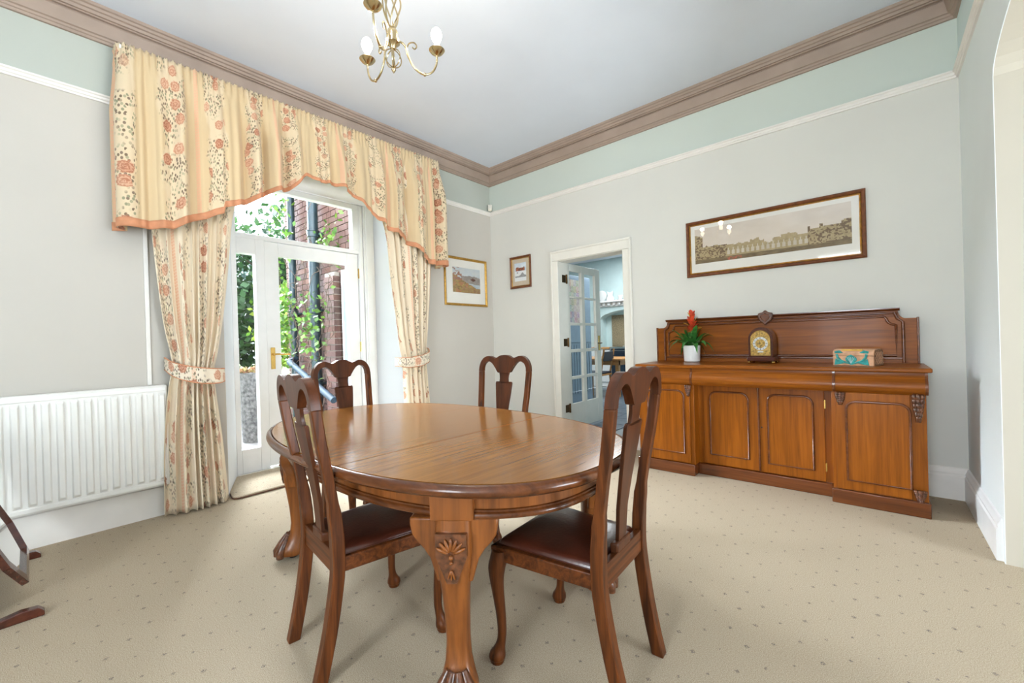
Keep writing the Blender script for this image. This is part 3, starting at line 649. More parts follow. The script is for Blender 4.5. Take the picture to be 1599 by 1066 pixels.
def ring_sweep(prof, a, b, n, k=160):
    rings = []
    base_ = superell(1, 1, n, k)
    q = MB(); vs = []; m_ = len(prof)
    o_ = superell(a, b, n, k)
    for i in range(k):
        p, nx = Vector(o_[i]), Vector(o_[(i + 1) % k]) - Vector(o_[i - 1]); nr = Vector((nx.y, -nx.x)).normalized()
        for d, z in prof: vs.append((p.x + nr.x * d, p.y + nr.y * d, z))
    fs = [(i * m_ + j, ((i + 1) % k) * m_ + j, ((i + 1) % k) * m_ + (j + 1) % m_, i * m_ + (j + 1) % m_) for i in range(k) for j in range(m_)]
    return q.add(vs, fs)
ring_sweep([(.0035, .70), (.0035, .737), (.008, .74), (.018, .737), (.026, .728), (.028, .718), (.024, .708), (.012, .703), (.008, .698), (-.03, .698), (-.03, .70)], TA, TB, TN).build('edge_moulding', 'table_oak_rim', tbl, smooth=50)
MB().prism(superell(TA - .01, TB - .01, TN, 90), XY, .69, .713).build('sub_top', 'carved_dark', tbl, smooth=0)
ring_sweep([(-.02, .605), (0, .605), (0, .692), (-.02, .692)], TA - .075, TB - .075, TN).build('apron', 'table_oak_v', tbl, smooth=50)
ring_sweep([(.001, .606), (.012, .606), (.015, .614), (.012, .622), (.006, .626), (.006, .632), (.001, .634)], TA - .075, TB - .075, TN).build('apron_moulding', 'table_oak_rim', tbl, smooth=50)
ring_sweep([(.001, .676), (.006, .676), (.01, .684), (.01, .692), (.001, .692)], TA - .075, TB - .075, TN).build('apron_bead', 'table_oak_rim', tbl, smooth=50)
def table_leg(px, py, ang):
    """claw-foot cabriole leg; local +y is the outward face, turned by ang about z"""
    R_ = Matrix.Rotation(ang, 3, 'Z')
    def T(v): w_ = R_ @ Vector(v); return (w_.x + px, w_.y + py, w_.z)
    def sect(hw, hd, off, z, n=16, e=3.2):
        return [T((hw * math.copysign(abs(math.cos(t)) ** (2 / e), math.cos(t)), off + hd * math.copysign(abs(math.sin(t)) ** (2 / e), math.sin(t)), z)) for t in np.linspace(0, 2 * PI, n, endpoint=False)]
    q = MB()
    secs = [(.062, .05, .0, .605), (.062, .05, .004, .56), (.06, .05, .012, .5), (.052, .046, .014, .44), (.044, .04, .008, .36), (.040, .036, .0, .28), (.038, .034, -.004, .2), (.042, .037, .0, .14), (.052, .046, .012, .1), (.064, .058, .026, .07), (.07, .064, .034, .045), (.066, .06, .034, .03)]
    q.loft([sect(*s_) for s_ in secs]); leg = q.build('leg', 'table_oak_v', tbl, smooth=50)
    q = MB(); prof_ = [(-.145, .605), (.145, .605), (.145, .585), (.138, .55), (.12, .525), (.1, .505), (.08, .475), (.066, .43), (.058, .4), (-.058, .4), (-.066, .43), (-.08, .475), (-.1, .505), (-.12, .525), (-.138, .55), (-.145, .585)]
    q.prism(prof_, lambda p, t: T((p[0], t, p[1])), -.02, .028); q.build('ear_bracket', 'table_oak_v', leg, smooth=40, bevel=.006)
    q = MB().prism([(-.07, .605), (.07, .605), (.07, .695), (-.07, .695)], lambda p, t: T((p[0], t, p[1])), -.03, .05); q.build('apron_block', 'table_oak_v', leg, smooth=0, bevel=.003)
    q = MB(); q.prism([(-.05, .57), (.05, .57), (.05, .50), (.016, .415), (-.016, .415), (-.05, .50)], lambda p, t: T((p[0], t, p[1])), .05, .066); q.build('carved_ground', 'carved_dark', leg, smooth=0)
    q = MB()
    for k in range(7):
        a = math.radians(-66 + 22 * k); Rm = R_ @ Matrix.Rotation(-a, 3, 'Y').to_3x3()
        rr = .03; c_ = T((math.sin(a) * rr, .07, .508 + math.cos(a) * rr)); q.ell(c_, .0065, .007, .022, 8, 6, R_ @ Matrix.Rotation(a, 3, 'Y'))
    q.ell(T((0, .072, .5)), .008, .008, .008); q.ell(T((0, .072, .483)), .005, .006, .006)
    for a in (-.35, 0, .35): q.ell(T((math.sin(a) * .02, .07, .46 - math.cos(a) * .016)), .004, .005, .016, 6, 5, R_ @ Matrix.Rotation(-a, 3, 'Y'))
    q.build('carved_shell', 'table_oak_v', leg, smooth=60)
    q = MB()
    for k in range(4):
        a = math.radians(-54 + 36 * k); d = Vector((math.sin(a), math.cos(a), 0))
        pts_ = [Vector((0, .028, .13)) + d * .03, Vector((0, .028, .09)) + d * .055, Vector((0, .03, .05)) + d * .075, Vector((0, .03, .022)) + d * .078]
        q.tube([T(p) for p in pts_], [.012, .019, .024, .018], 8)
    q.build('claw', 'carved_dark', leg, smooth=60)
    q = MB().lathe([(.0, .0), (.018, .0), (.022, .012), (.018, .026), (.01, .03), (.0, .03)], T((0, .03, 0)), 12); q.build('castor', 'black_dark', leg)
for sx, sy in ((1, -1), (-1, -1), (1, 1), (-1, 1)):
    nx, ny = (.62 * sx, .78 * sy); table_leg(.705 * sx, .39 * sy, math.atan2(ny, nx) - PI / 2)

# ------------------------------------------------------------------ dining chairs
def cr(pts, n=6):
    """Catmull-Rom through 2D/3D points"""
    P = [Vector(p) for p in pts]; P = [P[0] * 2 - P[1]] + P + [P[-1] * 2 - P[-2]]; res = []
    for i in range(1, len(P) - 2):
        for j in range(n):
            t = j / n; a, b_, c_, d = P[i - 1], P[i], P[i + 1], P[i + 2]
            res.append(.5 * ((2 * b_) + (c_ - a) * t + (2 * a - 5 * b_ + 4 * c_ - d) * t * t + (3 * b_ - a - 3 * c_ + d) * t ** 3))
    return res + [P[-2]]
BK = [(0, -.478), (.1, -.455), (.2, -.435), (.36, -.412), (.46, -.41), (.58, -.418), (.7, -.436), (.82, -.458), (.95, -.478), (1.08, -.49)]
def back_y(z): return float(np.interp(z, [p[0] for p in BK], [p[1] for p in BK]))
def make_chair():
    t = thing('dining_chair', '', 'chair')
    for s_ in (-1, 1):
        q = MB(); dg = Vector((s_ * .6, .8, 0)).normalized(); c0 = Vector((s_ * .205, -.03, 0))
        prof_ = [(.41, -.002, .031), (.375, .004, .034), (.345, .012, .032), (.30, .014, .026), (.24, .009, .0215), (.17, .002, .018), (.11, .0, .0165), (.075, .004, .017), (.05, .012, .022), (.034, .018, .029), (.02, .02, .031), (.014, .02, .028), (.008, .02, .027), (0, .02, .024)]
        sm = cr([(o_, z, r_) for z, o_, r_ in prof_], 3)
        rings = []
        for v in sm:
            c_ = c0 + dg * v.x; rings.append([(c_.x + math.cos(a) * v.z, c_.y + math.sin(a) * v.z, max(v.y, 0)) for a in np.linspace(0, 2 * PI, 14, endpoint=False)])
        q.loft(rings); q.build('front_leg', 'chair_oak', t, smooth=60)
        q = MB(); rings = []
        for v in cr([(s_ * x, y, z) for x, y, z in [(.157, -.478, 0), (.16, -.455, .1), (.164, -.435, .2), (.17, -.412, .36), (.172, -.41, .46), (.176, -.418, .58), (.183, -.436, .7), (.191, -.458, .82), (.196, -.4745, .93), (.197, -.4775, .955)]], 3):
            hw = .0165 + (.004 if v.z < .5 else 0); hd = .0215 if v.z < .6 else .017
            rings.append([(v.x - hw, v.y - hd, v.z), (v.x + hw, v.y - hd, v.z), (v.x + hw, v.y + hd, v.z), (v.x - hw, v.y + hd, v.z)])
        q.loft(rings); q.build('back_post', 'chair_oak', t, smooth=35, bevel=.004)
        q = MB(); pf, pb = (s_ * .222, -.004), (s_ * .186, -.40); w_ = .024 * -s_
        q.prism([pf, (pf[0] + w_, pf[1]), (pb[0] + w_, pb[1]), pb], XY, .372, .424); q.build('side_rail', 'chair_oak_x', t, bevel=.004)
    MB().box(-.222, .222, -.026, .0, .372, .424).build('front_rail', 'chair_oak_x', t, bevel=.005)
    MB().box(-.155, .155, -.424, -.4, .365, .445).build('rear_rail', 'chair_oak_x', t, bevel=.003)
    MB().prism([(-.065, -.397), (.065, -.397), (.055, -.424), (-.055, -.424)], XY, .44, .475).build('splat_shoe', 'chair_walnut', t, bevel=.006)
    q = MB(); ring0 = [(-.2, -.02), (.2, -.02), (.168, -.395), (-.168, -.395)]
    q.loft([[(x, y, .418) for x, y in ring0], [(x, y, .434) for x, y in ring0], [(x * .94, (y + .2) * .94 - .2, .446) for x, y in ring0], [(x * .7, (y + .2) * .7 - .2, .454) for x, y in ring0]])
    q.build('seat', 'seat_leather', t, smooth=60, bevel=.008, seg=3)
    # shaped splat
    half = [(.032, .462), (.033, .52), (.036, .58), (.043, .66), (.052, .74), (.06, .80), (.065, .85), (.067, .872), (.062, .884), (.054, .882), (.048, .874), (.042, .872), (.036, .885), (.034, .905), (.036, .925), (.042, .945)]
    def slab(outline, th, name, mat, bev=.004):
        zs = sorted({round(z, 4) for _, z in outline}); q_ = MB(); k = len(outline)
        q_.prism(outline, lambda p, tt: (p[0], back_y(p[1]) + tt, p[1]), -th / 2, th / 2)
        return q_.build(name, mat, t, smooth=30, bevel=bev, tri=True)
    # build splat as strips so it follows the rake
    q = MB(); rings = []
    for x, z in half:
        y = back_y(z); rings.append([(-x, y - .007, z), (x, y - .007, z), (x, y + .007, z), (-x, y + .007, z)])
    q.loft(rings); q.build('splat', 'chair_walnut', t, smooth=25, bevel=.002)
    # yoke crest: two arched lobes and a raised centre, strips across x with top and bottom edge
    tops = cr([(0, 1.07), (.03, 1.066), (.055, 1.054), (.075, 1.046), (.098, 1.054), (.125, 1.062), (.15, 1.06), (.175, 1.048), (.197, 1.022), (.209, .99), (.2135, .955)], 4)
    outer = [(p.x, p.y) for p in tops]
    inner = [(p.x, p.y) for p in cr([(.1805, .955), (.179, .98), (.17, 1.004), (.15, 1.02), (.125, 1.024), (.1, 1.012), (.08, .99), (.064, .968), (.052, .95), (.042, .945)], 4)]
    poly = outer + inner + [(-x, z) for x, z in inner[::-1]] + [(-x, z) for x, z in outer[::-1]][:-1]
    q = MB(); q.prism(poly, lambda p, tt: (p[0], back_y(p[1]) + tt, p[1]), -.016, .016)
    q.build('crest_rail', 'chair_walnut', t, smooth=40, tri=True, bevel=.006, seg=3)
    return t
ch0 = make_chair()
GRP = 'dining chairs around the oval table'
spots = [((2.315, -2.99), math.atan2(-.119, .993), 'near left dining chair seen from behind, beside the carved table leg'),
         ((2.79, -2.80), PI / 2 + .055, 'dining chair at the right end of the table in front of the sideboard'),
         ((1.52, -2.655), -PI / 2 + .03, 'dining chair at the far left end in front of the garden door'),
         ((1.985, -2.40), PI + .15, 'dining chair at the far side of the table left of the kitchen doorway')]
for i, ((x, y), a, lab) in enumerate(spots):
    o = ch0 if i == 0 else copy_tree(ch0)
    o.location = (x, y, 0); o.rotation_euler = (0, 0, a); o['label'] = lab; o['group'] = GRP

# ------------------------------------------------------------------ sideboard
sb = thing('sideboard', 'long polished wooden sideboard with panelled doors and low carved back', 'sideboard', (3.19, -.28, 0))
def SB(q, name, mat, parent=sb, **k): return q.build(name, mat, parent, world=True, **k)
CT = .925
SB(MB().box(2.255, 4.146, -.56, -.03, CT - .028, CT), 'countertop', 'sideboard_x', bevel=.008, seg=3)
for x0, x1, yf in ((2.262, 2.742, -.51), (3.652, 4.118, -.51)):
    SB(MB().box(x0, x1, yf, -.035, .09, .77), 'pedestal', 'sideboard_v', bevel=.003)
SB(MB().box(2.74, 3.655, -.40, -.035, .09, .77), 'centre_carcass', 'sideboard_v')
SB(MB().box(2.25, 2.742, -.535, -.03, 0, .095), 'plinth', 'sideboard_mould', bevel=.006)
SB(MB().box(3.644, 4.128, -.535, -.03, 0, .095), 'plinth', 'sideboard_mould', bevel=.006)
SB(MB().box(2.742, 3.644, -.435, -.03, 0, .09), 'plinth', 'sideboard_mould', bevel=.006)
# cushion drawers
dp = [(-.05, .757), (-.522, .757), (-.53, .766), (-.545, .775), (-.552, .795), (-.55, .82), (-.54, .84), (-.528, .853), (-.524, .862), (-.528, .874), (-.524, .897), (-.05, .897)]
for x0, x1 in ((2.275, 2.722), (2.738, 3.66), (3.676, 4.118)):
    SB(MB().prism(dp, lambda p, t: (t, p[0], p[1]), x0, x1), 'drawer', 'sideboard_x', smooth=40)
for x in (2.73, 3.668, 4.12, 2.272):
    d2p = [(a - .004, b_) for a, b_ in dp]
    SB(MB().prism(d2p, lambda p, t: (t, p[0], p[1]), x - .007, x + .007), 'drawer_divider', 'sideboard_mould', smooth=40)
def arch_loop(x0, x1, z0, z1, r=.055, notch=.012):
    pts_ = [(x0, z0), (x0, z1 - r - notch)] + [(x0 + r - r * math.cos(a), z1 - r + r * math.sin(a)) for a in np.linspace(0, PI / 2, 8)] + [(x1 - r + r * math.sin(a), z1 - r + r * math.cos(a)) for a in np.linspace(0, PI / 2, 8)] + [(x1, z1 - r - notch), (x1, z0)]
    return pts_
def panel_door(x0, x1, z0, z1, yf, px0, px1, pz0, pz1, key=None):
    d = SB(MB().box(x0, x1, yf - .014, yf, z0, z1), 'door', 'sideboard_v', bevel=.003)
    lp = arch_loop(px0, px1, pz0, pz1)
    SB(MB().prism([(x, z) for x, z in lp], lambda p, t: (p[0], t, p[1]), yf - .016, yf - .012), 'panel', 'sideboard_v', d, smooth=0)
    SB(MB().tube([(x, yf - .016, z) for x, z in lp], .0075, 8, closed=True), 'panel_moulding', 'sideboard_mould', d, smooth=60)
    if key: SB(MB().lathe([(.0, 0), (.006, 0), (.006, .002), (.0, .002)], (key[0], yf - .017, key[1]), 10, 'y'), 'keyhole', 'black_dark', d)
    return d
panel_door(2.30, 2.71, .10, .755, -.51, 2.35, 2.663, .18, .705)
panel_door(3.675, 4.045, .10, .755, -.51, 3.73, 4.043, .165, .695)
panel_door(2.785, 3.19, .095, .755, -.40, 2.838, 3.12, .177, .697)
panel_door(3.196, 3.605, .095, .755, -.40, 3.253, 3.537, .167, .697, (3.212, .44))
SB(MB().tube([(3.193, -.418, .1), (3.193, -.418, .75)], .008, 8), 'door_bead', 'sideboard_mould')
for z in (.65, .2): SB(MB().box(3.604, 3.612, -.418, -.412, z - .03, z + .03), 'hinge', 'brass')
def corbel(x, ztop, zbot, w, yf):
    q = MB(); k = 6
    for i in range(k):
        t = i / (k - 1); z = ztop - .012 - (ztop - zbot - .02) * t; ww = w * (1 - .45 * t * t)
        for j in (-1, 0, 1): q.ell((x + j * ww * .32 * (1 - .3 * t), yf - .012 - .008 * (1 - t) * (1 if j == 0 else .5), z), ww * .26, .016, (ztop - zbot) / k * .85, 8, 5)
    SB(q, 'carved_corbel', 'carved_dark', smooth=60)
for x, zt, zb, w_ in ((2.70, .757, .665, .05), (3.70, .757, .67, .055), (4.08, .757, .6, .056), (4.08, .17, .09, .056), (2.30, .757, .6, .056), (2.30, .17, .09, .056)): corbel(x, zt, zb, w_, -.512)
# panelled back
r = .075
bk = [(2.268, CT), (4.117, CT), (4.117, 1.245), (4.055, 1.245)] + [(4.055 + .0 - r * .55 * math.sin(a) + .0, 1.245 + r * .85 * (1 - math.cos(a))) for a in np.linspace(.2, PI / 2, 6)] + [(4.02, 1.312), (2.365, 1.312)] + [(2.33 + r * .55 * math.sin(a), 1.245 + r * .85 * (1 - math.cos(a))) for a in np.linspace(PI / 2, .2, 6)] + [(2.33, 1.245), (2.268, 1.245)]
bb_ = SB(MB().prism(bk, lambda p, t: (p[0], t, p[1]), -.055, -.03), 'backboard', 'sideboard_x', smooth=0, tri=True)
SB(MB().prism([(-.03, 1.30), (-.062, 1.30), (-.07, 1.308), (-.078, 1.315), (-.078, 1.322), (-.03, 1.324)], lambda p, t: (t, p[0], p[1]), 2.36, 4.024), 'cap_moulding', 'sideboard_mould', bb_, smooth=30)
SB(MB().tube([(2.37, -.058, 1.285), (4.015, -.058, 1.285)], .008, 8), 'moulding', 'sideboard_mould', bb_, smooth=60)
SB(MB().box(2.262, 2.275, -.062, -.03, CT, 1.25), 'side_edge', 'sideboard_mould', bb_, bevel=.003); SB(MB().box(4.11, 4.123, -.062, -.03, CT, 1.25), 'side_edge', 'sideboard_mould', bb_, bevel=.003)
pr_ = [(2.382, .98), (2.382, 1.2)] + [(2.382 + .05 * math.sin(a), 1.2 + .045 * (1 - math.cos(a))) for a in np.linspace(.2, PI / 2, 5)] + [(2.445, 1.262), (3.94, 1.262)] + [(4.003 - .05 * math.sin(a), 1.2 + .045 * (1 - math.cos(a))) for a in np.linspace(PI / 2, .2, 5)] + [(4.003, 1.2), (4.003, .98)]
SB(MB().tube([(x, -.058, z) for x, z in pr_], .009, 8, closed=True), 'panel_moulding', 'sideboard_mould', bb_, smooth=60)
pr2 = [(2.345, CT + .005), (2.345, 1.22), (2.375, 1.245), (2.39, 1.29)]
SB(MB().tube([(x, -.06, z) for x, z in pr2], .01, 8), 'moulding', 'sideboard_mould', bb_, smooth=60)
SB(MB().tube([(6.385 - x, -.06, z) for x, z in pr2], .01, 8), 'moulding', 'sideboard_mould', bb_, smooth=60)
SB(MB().box(2.34, 4.04, -.064, -.054, .955, .97), 'moulding', 'sideboard_mould', bb_, bevel=.003)
sh = [(0, 1.362), (.02, 1.343), (.052, 1.335), (.056, 1.3), (.04, 1.27), (0, 1.235), (-.04, 1.27), (-.056, 1.3), (-.052, 1.335), (-.02, 1.343)]
SB(MB().prism([(3.199 + x, z) for x, z in sh], lambda p, t: (p[0], t, p[1]), -.095, -.05), 'crest_shield', 'carved_dark', bb_, smooth=0, bevel=.008, tri=True)
SB(MB().prism([(3.199 + x * .6, 1.3 + (z - 1.3) * .6) for x, z in sh], lambda p, t: (p[0], t, p[1]), -.104, -.09), 'crest_boss', 'sideboard_mould', bb_, smooth=0, bevel=.005, tri=True)

# ------------------------------------------------------------------ on the sideboard
pp = thing('potted_bromeliad', 'red flowered bromeliad in a white pot on the sideboard', 'plant', (2.615, -.13, CT))
MB().lathe([(.0, 0), (.058, 0), (.068, .006), (.074, .15), (.07, .15), (.064, .12), (.0, .12)], n=32).build('pot', 'white_ceramic', pp, smooth=40)
MB().lathe([(.0, .12), (.066, .12), (.06, .128), (.0, .13)], n=20).build('soil', 'soil', pp)
def strap(base_, d, length, rise, droop, w, th=.0015):
    """arching strap leaf: folded along its middle"""
    q = MB(); rings = []; n_ = 9
    d = Vector((d[0], d[1], 0)).normalized(); sd_ = Vector((-d.y, d.x, 0))
    for i in range(n_):
        t = i / (n_ - 1); p = Vector(base_) + d * (length * t) + Vector((0, 0, rise * t - droop * t * t * t)); ww = w * (1 - .25 * t) * (1 if t < .75 else max(.06, (1 - t) / .25)) * (.6 + .4 * min(1, t * 4))
        rings.append([tuple(p - sd_ * ww + Vector((0, 0, .35 * ww))), tuple(p), tuple(p + sd_ * ww + Vector((0, 0, .35 * ww))), tuple(p + Vector((0, 0, -th)))])
    return q.loft(rings)
for k in range(26):
    a = k * 2.399 + .4; t = k / 25; back = math.sin(a) > .2
    ln = (.235 - .10 * t + random.uniform(-.03, .03)) * (.45 if back else 1)
    strap((.012 * math.cos(a), .012 * math.sin(a), .12), (math.cos(a), math.sin(a)), ln, .14 + .10 * t + random.uniform(-.02, .05), .15 * (1 - t) + .05, .025).build('leaf', 'bromeliad_leaf', pp, smooth=60)
MB().tube([(0, 0, .12), (.003, 0, .24), (.006, 0, .33)], [.008, .007, .006], 8).build('stem', 'bromeliad_leaf', pp)
for k in range(15):
    a = k * 2.4; hgt = .275 + .009 * k; ln = .085 - .004 * k
    strap((.006, 0, hgt - .01), (math.cos(a), math.sin(a)), ln, .065 + .003 * k, .018, .021, .004).build('petal', 'bromeliad_red' if k % 4 else 'bromeliad_yellow', pp, smooth=60)
ck = thing('mantel_clock', 'small arched mahogany bracket clock with gilt dial', 'clock', (3.193, -.20, CT), -.05)
def arch_poly(hw, z0, zs, n_=14): return [(-hw, z0), (hw, z0)] + [(hw * math.cos(a), zs + hw * math.sin(a)) for a in np.linspace(0, PI, n_)]
def dome(hw, z0, zs, h, n_=14): return [(-hw, z0), (hw, z0)] + [(hw * math.cos(a), zs + h * math.sin(a)) for a in np.linspace(0, PI, n_)]
MB().prism(dome(.088, .05, .195, .095), XZ, -.06, .07).build('case', 'dark_mahogany', ck, smooth=40, bevel=.004)
MB().box(-.098, .098, -.072, .08, .018, .052).build('base', 'dark_mahogany', ck, bevel=.006)
for sx in (-1, 1):
    for sy in (-.055, .06): MB().lathe([(.0, 0), (.012, .0), (.016, .008), (.012, .016), (.008, .02)], (sx * .085, sy, 0), 12).build('foot', 'brass', ck)
bz = dome(.068, .064, .19, .074, 18)
MB().tube([(x, -.062, z) for x, z in bz], .0028, 8, closed=True).build('bezel', 'brass', ck)
MB().prism(dome(.066, .066, .19, .072, 18), XZ, -.0615, -.06).build('dial_plate', 'dial_gold', ck, smooth=0)
q = MB(); rr0, rr1, cz = .036, .053, .16
ring = [[(math.cos(a) * r_, y, cz + math.sin(a) * r_) for a in np.linspace(0, 2 * PI, 40, endpoint=False)] for r_, y in ((rr0, -.062), (rr0, -.0645), (rr1, -.0645), (rr1, -.062))]
q.loft(ring, cap=False); q.build('chapter_ring', 'silver_dial', ck, smooth=30)
for k, txt in enumerate(('XII', 'I', 'II', 'III', 'IIII', 'V', 'VI', 'VII', 'VIII', 'IX', 'X', 'XI')):
    a = math.radians(90 - 30 * k); q = MB(); w_ = .0026
    ux, uz = math.cos(a), math.sin(a); tx, tz = uz, -ux; cur = -len(txt) * w_ / 2
    def stroke(o0, o1):
        pts4 = []
        for (o_, r_) in ((o0 - .0007, .039), (o0 + .0007, .039), (o1 + .0007, .050), (o1 - .0007, .050)): pts4.append((tx * o_ + ux * r_, cz + tz * o_ + uz * r_))
        q.prism(pts4, XZ, -.0652, -.0645)
    for chh in txt:
        if chh == 'I': stroke(cur + w_ / 2, cur + w_ / 2)
        elif chh == 'V': stroke(cur + w_ / 2, cur); stroke(cur + w_ / 2, cur + w_)
        else: stroke(cur, cur + w_); stroke(cur + w_, cur)
        cur += w_
    q.build('numeral', 'black_dark', ck, smooth=0)
for a, ln in ((math.radians(100), .026), (math.radians(165), .038)):
    q = MB(); q.tube([(0, -.067, cz), (math.cos(a) * ln, -.067, cz + math.sin(a) * ln)], [.0022, .0008], 6); q.build('hand', 'black_dark', ck)
for x in (-.048, .048):
    for z in (.085, .24 - .01):
        q = MB(); [q.tube([(x + .013 * math.cos(t) * k, -.064, z + .012 * math.sin(t) * k) for t, k in ((a_, .3 + a_ / 9) for a_ in np.linspace(0, 6, 12))], .0024, 6)]; q.build('spandrel', 'gilt', ck)
MB().box(-.02, .02, -.0635, -.0615, .088, .1).build('name_plate', 'silver_dial', ck)
bx = thing('carved_box', 'small domed wooden box carved with teal leaves', 'box', (3.775, -.33, CT), -.34)
def dome_box(x0, x1, y0, y1, z0, zs, h): return [(y0, z0), (y1, z0)] + [((y0 + y1) / 2 + (y1 - y0) / 2 * math.copysign(abs(math.cos(a)) ** .6, math.cos(a)), zs + h * abs(math.sin(a)) ** .8) for a in np.linspace(0, PI, 14)]
HXB = .10
MB().box(-HXB, .135, -.07, .07, 0, .068).build('body', 'box_carved_wood', bx, bevel=.004)
MB().prism(dome_box(0, 0, -.07, .07, .0695, .085, .03), lambda p, t: (t, p[0], p[1]), -HXB, .135).build('lid', 'box_carved_wood', bx, smooth=40, bevel=.003)
q = MB(); q.prism([(y * .93, .004 + z * .95) for y, z in [(-.07, 0), (.07, 0), (.07, .085), (.055, .108), (0, .115), (-.055, .108), (-.07, .085)]], lambda p, t: (t, p[0], p[1]), .135, .139); e_ = q.build('end_panel', 'box_brown', bx, smooth=0)
for k in range(-3, 5):
    for s_ in (-1, 1):
        a0 = Vector((.139, .0 + k * .026 - s_ * .04, .012)); a1 = Vector((.139, k * .026 + s_ * .04, .095))
        ys = [max(-.06, min(.06, v)) for v in (a0.y, a1.y)]
        if abs(ys[0] - ys[1]) < .03: continue
        MB().tube([(.139, ys[0], a0.z + (ys[0] - a0.y) / (a1.y - a0.y) * .083), (.139, ys[1], a0.z + (ys[1] - a0.y) / (a1.y - a0.y) * .083)], .0016, 5).build('carved_lattice', 'box_carved_wood', e_)
YF = -.071
for s_ in (-1, 1):
    cxm = .01
    q = MB().tube([(cxm + s_ * x, YF, z) for x, z in [(.0, .01), (.03, .022), (.06, .034), (.08, .055), (.086, .08)]], [.004, .006, .007, .008, .008], 8); q.build('carved_stem', 'box_teal', bx)
    q = MB(); q.prism([(cxm + s_ * x, z) for x, z in [(.035, .018), (.06, .03), (.092, .05), (.10, .004), (.07, .01)]], XZ, YF - .004, YF); q.build('carved_leaf', 'box_teal', bx, bevel=.002, smooth=0)
    q = MB(); q.prism([(cxm + s_ * x, z) for x, z in [(.045, .088), (.096, .086), (.098, .1), (.07, .106)]], XZ, YF - .002, YF + .018); q.build('carved_leaf', 'box_teal', bx, smooth=0)
q = MB(); q.prism([(.01 + x, z) for x, z in [(0, .012), (.018, .022), (.03, .034), (.034, .048), (.024, .062), (0, .078), (-.024, .066), (-.034, .05), (-.03, .034), (-.018, .022)]], XZ, YF - .006, YF); q.build('carved_flower', 'box_teal', bx, bevel=.003, smooth=0)
MB().box(-.05, .07, -.066, -.05, .104, .1125).build('carved_petal', 'box_yellow', bx, bevel=.002)
for k in range(5): MB().tube([(.01, YF - .007, .016), (.01 + (k - 2) * .011, YF - .007, .06)], .0012, 5).build('carved_vein', 'kitchen_blue', bx)

# ------------------------------------------------------------------ pictures
def picture(name, label, wall, a0, a1, z0, z1, fwid, fmat, slip, mount, pm, fn, res, cat='picture'):
    """wall 'back': a is x, faces -y; wall 'left': a is y, faces +x.  pm = (left, right, bottom, top) print margins"""
    loc = ((a0 + a1) / 2, -.012, z0) if wall == 'back' else (.012, (a0 + a1) / 2, z0)
    t = thing(name, label, cat, loc)
    P = (lambda a, d, z: (a, -d, z)) if wall == 'back' else (lambda a, d, z: (d, a, z))
    def mitre(p0, p1, inw, wd, d0, d1, nm, mt_):
        (ax, az), (bx_, bz_) = p0, p1; dx, dz = bx_ - ax, bz_ - az; ln = math.hypot(dx, dz); dx, dz = dx / ln, dz / ln; nx, nz = inw
        sec = [(0, d0), (0, d0 + (d1 - d0) * .7), (wd * .25, d1), (wd * .5, d1 - .003), (wd * .8, d1 - .008), (wd, d0 + (d1 - d0) * .35), (wd, d0)]
        rings = [[P(ax + nx * o_ + dx * o_, dd, az + nz * o_ + dz * o_) for o_, dd in sec], [P(bx_ + nx * o_ - dx * o_, dd, bz_ + nz * o_ - dz * o_) for o_, dd in sec]]
        MB().loft(rings).build(nm, mt_, t, world=True, smooth=0)
    def frame(b0, b1, c0, c1, wd, d0, d1, nm, mt_):
        mitre((b0, c0), (b1, c0), (0, 1), wd, d0, d1, nm, mt_); mitre((b1, c0), (b1, c1), (-1, 0), wd, d0, d1, nm, mt_)
        mitre((b1, c1), (b0, c1), (0, -1), wd, d0, d1, nm, mt_); mitre((b0, c1), (b0, c0), (1, 0), wd, d0, d1, nm, mt_)
    frame(a0, a1, z0, z1, fwid, .002, .024, 'frame_bar', fmat)
    if slip: frame(a0 + fwid, a1 - fwid, z0 + fwid, z1 - fwid, slip, .002, .012, 'gilt_slip', 'gilt')
    i0, i1, j0, j1 = a0 + fwid * .8, a1 - fwid * .8, z0 + fwid * .8, z1 - fwid * .8
    q = MB(); q.add([P(a, d, z) for d in (.001, .004) for a, z in ((i0, j0), (i1, j0), (i1, j1), (i0, j1))], [(0, 1, 2, 3), (4, 5, 6, 7), (0, 1, 5, 4), (1, 2, 6, 5), (2, 3, 7, 6), (3, 0, 4, 7)]); q.build('mount', mount, t, world=True, smooth=0)
    u0, u1, v0, v1 = a0 + pm[0], a1 - pm[1], z0 + pm[2], z1 - pm[3]
    print_mesh('print', fn, res[0], res[1], lambda u, v: P(u0 + (u1 - u0) * u, .005, v0 + (v1 - v0) * v), t)
    q = MB(); q.add([P(a, d, z) for d in (.0075, .009) for a, z in ((i0, j0), (i1, j0), (i1, j1), (i0, j1))], [(0, 1, 2, 3), (4, 5, 6, 7), (0, 1, 5, 4), (1, 2, 6, 5), (2, 3, 7, 6), (3, 0, 4, 7)]); q.build('glass', 'picture_glass', t, world=True, smooth=0)
    return t
